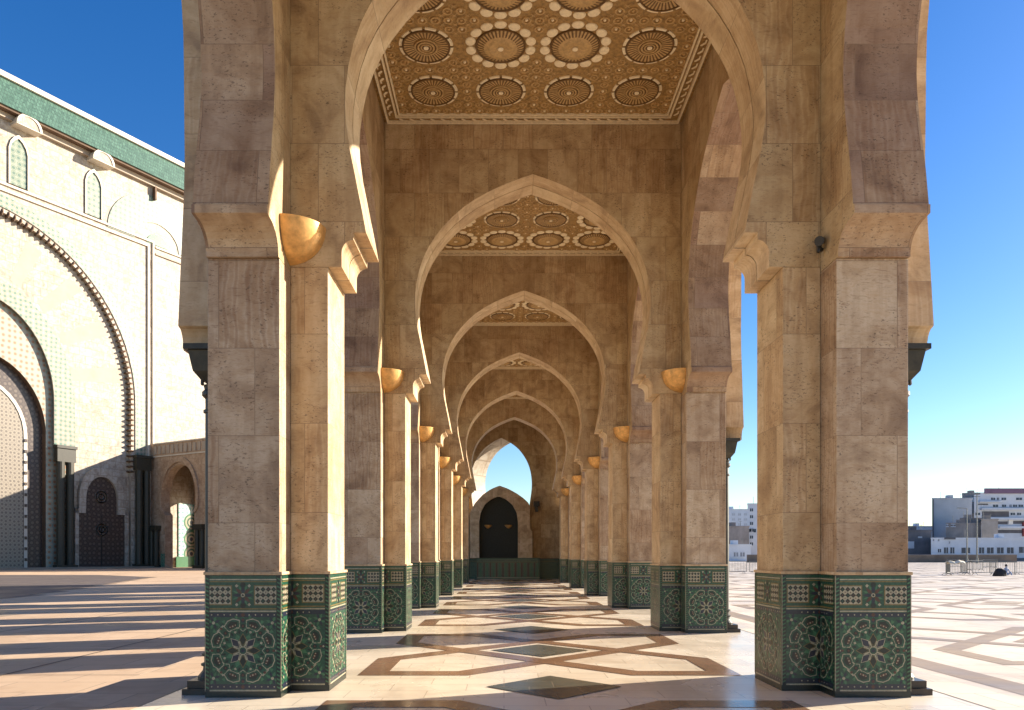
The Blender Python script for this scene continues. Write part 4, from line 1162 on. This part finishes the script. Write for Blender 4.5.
# street lamps
def lamp(px, top, d, label, arm):
    X = (px - 504) / 765 * d; H = 1.6 + (555 - top) / 765 * d
    r = empty('street_lamp', (X, d, GZ), 0, label, 'street lamp', 'lamp posts at the plaza edge')
    m = MB(); m.tube((0, 0, 0), (0, 0, H), .16, 'steel', 10, .09); m.tube((0, 0, 0), (0, 0, 1.0), .24, 'steel', 10); m.build('pole', r)
    m = MB()
    if arm: m.tube((0, 0, H), (-1.4, 0, H + .15), .06, 'steel', 6); m.box(-2.1, -1.3, -.2, .2, H + .05, H + .2, 'steel')
    else: m.box(-.5, .5, -.3, .3, H + .003, H + .35, 'steel'); m.tube((-.7, 0, H - .4), (.7, 0, H - .4), .05, 'steel', 6)
    m.build('lamp_head', r)
lamp(967, 508, 165, 'shorter lamp post with a side arm beyond the barriers', True)
lamp(977, 494, 160, 'taller lamp post with a plain top beyond the barriers', False)

# crowd barriers
def make_barrier():
    r = empty('crowd_barrier', (0, 0, 0), 0, 'x', 'barrier', 'metal crowd barriers standing on the plaza')
    m = MB(); w, z0, z1 = 1.1, .17, 1.12
    for a, b in (((-w, 0, z0), (w, 0, z0)), ((-w, 0, z1), (w, 0, z1)), ((-w, 0, z0), (-w, 0, z1)), ((w, 0, z0), (w, 0, z1))): m.tube(a, b, .028, 'steel', 8)
    m.build('frame', r)
    m = MB()
    for k in range(1, 15): x = -w + 2 * w * k / 15; m.tube((x, 0, z0), (x, 0, z1), .012, 'steel', 5)
    m.build('bars', r)
    f0 = None
    for s in (-1, 1):
        m = MB(); P = [(s * .85, -.34, .02), (s * .85, -.22, .10), (s * .85, 0, .17), (s * .85, .22, .10), (s * .85, .34, .02)]
        for a, b in zip(P, P[1:]): m.tube(a, b, .022, 'steel', 6)
        m.build('foot', r)
    return r
bp_ = make_barrier()
bar = [(948, 67, .9, 'leftmost metal barrier in front of the right-hand buildings'), (958, 66, .15, 'metal barrier with the cream canvas draped over it'), (964, 69, 1.25, 'metal barrier turned edge-on beside the canvas-draped one'),
       (975, 84, .3, 'metal barrier standing further back beneath the lamp posts'), (984, 67, .1, 'metal barrier between the lamp posts and the dark bundle'), (1003, 66.5, -.05, 'metal barrier directly behind the dark bundle'),
       (1027, 67, 0, 'rightmost metal barrier at the picture edge'), (735, 72, .05, 'metal barrier in the gap, left one next to the dark column'), (761, 72.5, 0, 'metal barrier in the gap running behind the nearest right pier'), (990, 100, .2, 'farthest metal barrier, behind the others'),
       (955, 102, .0, 'far barrier behind the canvas, close to the plaza wall')]
for k, (px, d, a, lab) in enumerate(bar):
    place(bp_, k > 0, ((px - 504) / 765 * d, d, GZ + .008), a, lab)
# cream canvas over a barrier
X = (957 - 504) / 765 * 66
m = MB(); n = 10
for i in range(n):
    for j in range(6):
        P = lambda a, b: (-.9 + 1.45 * a / n + .03 * math.sin(b * 2), -.30 + .60 * b / 6 + .04 * math.sin(a * 1.7), 1.17 + .04 * math.sin(a * .9) * math.sin(b * .6) + (.10 if 5 < a < 9 else .02) - (abs(b - 3) / 3) ** 2 * .22)
        m.face([P(i, j), P(i + 1, j), P(i + 1, j + 1), P(i, j + 1)], 'cloth_c')
o = m.build('canvas', smooth=True); o.location = (X, 66, GZ + .01); o.rotation_euler = (0, 0, .15)
sm_ = o.modifiers.new('thick', 'SOLIDIFY'); sm_.thickness = .02
tag(o, 'cream canvas sheet draped over a metal barrier', 'canvas')
# dark bundle on the ground with a person sitting behind it
bd = MB(); rr = random.Random(3)
nu, nv = 18, 8
def bp3(i, j):
    a = 2 * PI * i / nu; t = PI / 2 * j / nv
    r = math.cos(t) * (1 + .10 * math.sin(3 * a + j) + .06 * math.sin(7 * a)); return (.52 * r * math.cos(a), .34 * r * math.sin(a), .62 * math.sin(t) ** .8 * (1 + .06 * math.sin(5 * a)))
for i in range(nu):
    for j in range(nv):
        q = [bp3(i, j), bp3(i + 1, j), bp3(i + 1, j + 1), bp3(i, j + 1)]
        bd.face(q if j < nv - 1 else q[:3], 'cloth_k')
bd.face([bp3(i, 0) for i in range(nu)][::-1], 'cloth_k')
o = bd.build('bundle', smooth=True); o.location = ((1000 - 504) / 765 * 62.5, 62.5, GZ + .008)
tag(o, 'black cloth-covered bundle lying on the plaza before the barriers', 'bundle')

def skin_body(name, verts, edges, rad, root, mat):
    me = bpy.data.meshes.new(name); me.from_pydata(verts, edges, []); me.materials.append(M[mat])
    o = bpy.data.objects.new(name, me); COL.objects.link(o)
    sk = o.modifiers.new('skin', 'SKIN'); sk.use_smooth_shade = True
    for i, r_ in enumerate(rad): me.skin_vertices[0].data[i].radius = r_ if isinstance(r_, tuple) else (r_, r_)
    for i in range(len(verts)): me.skin_vertices[0].data[i].use_root = (i == 0)
    sb = o.modifiers.new('sub', 'SUBSURF'); sb.levels = 1; sb.render_levels = 2
    if root: o.parent = root
    return o
pr_ = empty('person', ((1006 - 504) / 765 * 63.3, 63.3, GZ + .008), 0, 'person in a pale blue top sitting on the plaza beside the black bundle', 'person')
V = [(0, 0, .12), (0, .02, .28), (0, .03, .45), (0, .0, .58), (0, -.02, .66), (0, -.05, .76), (0, -.06, .86),
     (-.17, 0, .54), (-.24, -.10, .34), (-.12, -.28, .26), (.17, 0, .54), (.24, -.10, .34), (.12, -.28, .26),
     (-.10, -.02, .11), (-.16, -.36, .30), (-.15, -.52, .05), (.10, -.02, .11), (.16, -.36, .30), (.15, -.52, .05)]
E = [(0, 1), (1, 2), (2, 3), (3, 4), (4, 5), (5, 6), (3, 7), (7, 8), (8, 9), (3, 10), (10, 11), (11, 12), (0, 13), (13, 14), (14, 15), (0, 16), (16, 17), (17, 18)]
RD = [(.15, .12), (.14, .11), (.16, .11), (.13, .09), (.06, .06), (.085, .10), (.07, .08), .06, .045, .035, .06, .045, .035, .09, .07, .05, .09, .07, .05]
# skin only needs the modifier layer
me = bpy.data.meshes.new('body'); me.from_pydata(V, E, [])
ob = bpy.data.objects.new('body', me); COL.objects.link(ob); ob.parent = pr_
me.materials.append(M['cloth_b'])
ob.modifiers.new('skin', 'SKIN').use_smooth_shade = True
if not me.skin_vertices:
    bm = bmesh.new(); bm.from_mesh(me); bm.verts.layers.skin.verify(); bm.to_mesh(me); bm.free()
for i, r_ in enumerate(RD): me.skin_vertices[0].data[i].radius = r_ if isinstance(r_, tuple) else (r_, r_)
me.skin_vertices[0].data[0].use_root = True
ob.modifiers.new('sub', 'SUBSURF').levels = 1
hm = MB()
for zz in (0,): hm.lathe([(.0, .125), (.06, .11), (.10, .05), (.105, -.02), (.09, -.07), (.0, -.075)], 'hair', 14, (0, -.03, .84))
hm.build('hair', pr_, smooth=True)

# ------------------------------------------------------------------ sky, sun, camera
AZ, EL = R(21.5), R(20.2)      # azimuth measured from +X towards +Y
w = bpy.data.worlds.new('World'); scn.world = w; w.use_nodes = True
nt = w.node_tree; bg = nt.nodes['Background']
sky = nt.nodes.new('ShaderNodeTexSky'); sky.sky_type = 'NISHITA'; sky.sun_disc = False
sky.sun_elevation = EL; sky.sun_rotation = R(90) - AZ; sky.air_density = 1.0; sky.dust_density = .3; sky.ozone_density = 2.6; sky.altitude = 10
hs = nt.nodes.new('ShaderNodeHueSaturation'); hs.inputs['Saturation'].default_value = 1.36; hs.inputs['Hue'].default_value = .512
nt.links.new(sky.outputs[0], hs.inputs['Color']); nt.links.new(hs.outputs[0], bg.inputs[0]); bg.inputs[1].default_value = .075
sd = bpy.data.lights.new('Sun', 'SUN'); sd.energy = 5.0; sd.angle = R(.53); sd.color = (1.0, .89, .74)
so = bpy.data.objects.new('Sun', sd); COL.objects.link(so)
sv = Vector((math.cos(EL) * math.cos(AZ), math.cos(EL) * math.sin(AZ), math.sin(EL)))
so.rotation_euler = sv.to_track_quat('Z', 'Y').to_euler(); so.location = (40, 20, 40)

cd = bpy.data.cameras.new('Camera'); cam = bpy.data.objects.new('Camera', cd); COL.objects.link(cam)
cam.location = (0, 0, 1.6); cam.rotation_euler = (R(90), 0, 0)
cd.sensor_width = 36; cd.lens = 765 / 1024 * 36; cd.shift_x = 8 / 1024; cd.shift_y = 200 / 1024
cd.clip_start = .05; cd.clip_end = 5000
scn.camera = cam
vs_ = scn.view_settings; vs_.view_transform = 'Standard'; vs_.look = 'None'; vs_.gamma = 1; vs_.exposure = 1.45
scn.render.resolution_x = 1024; scn.render.resolution_y = 710
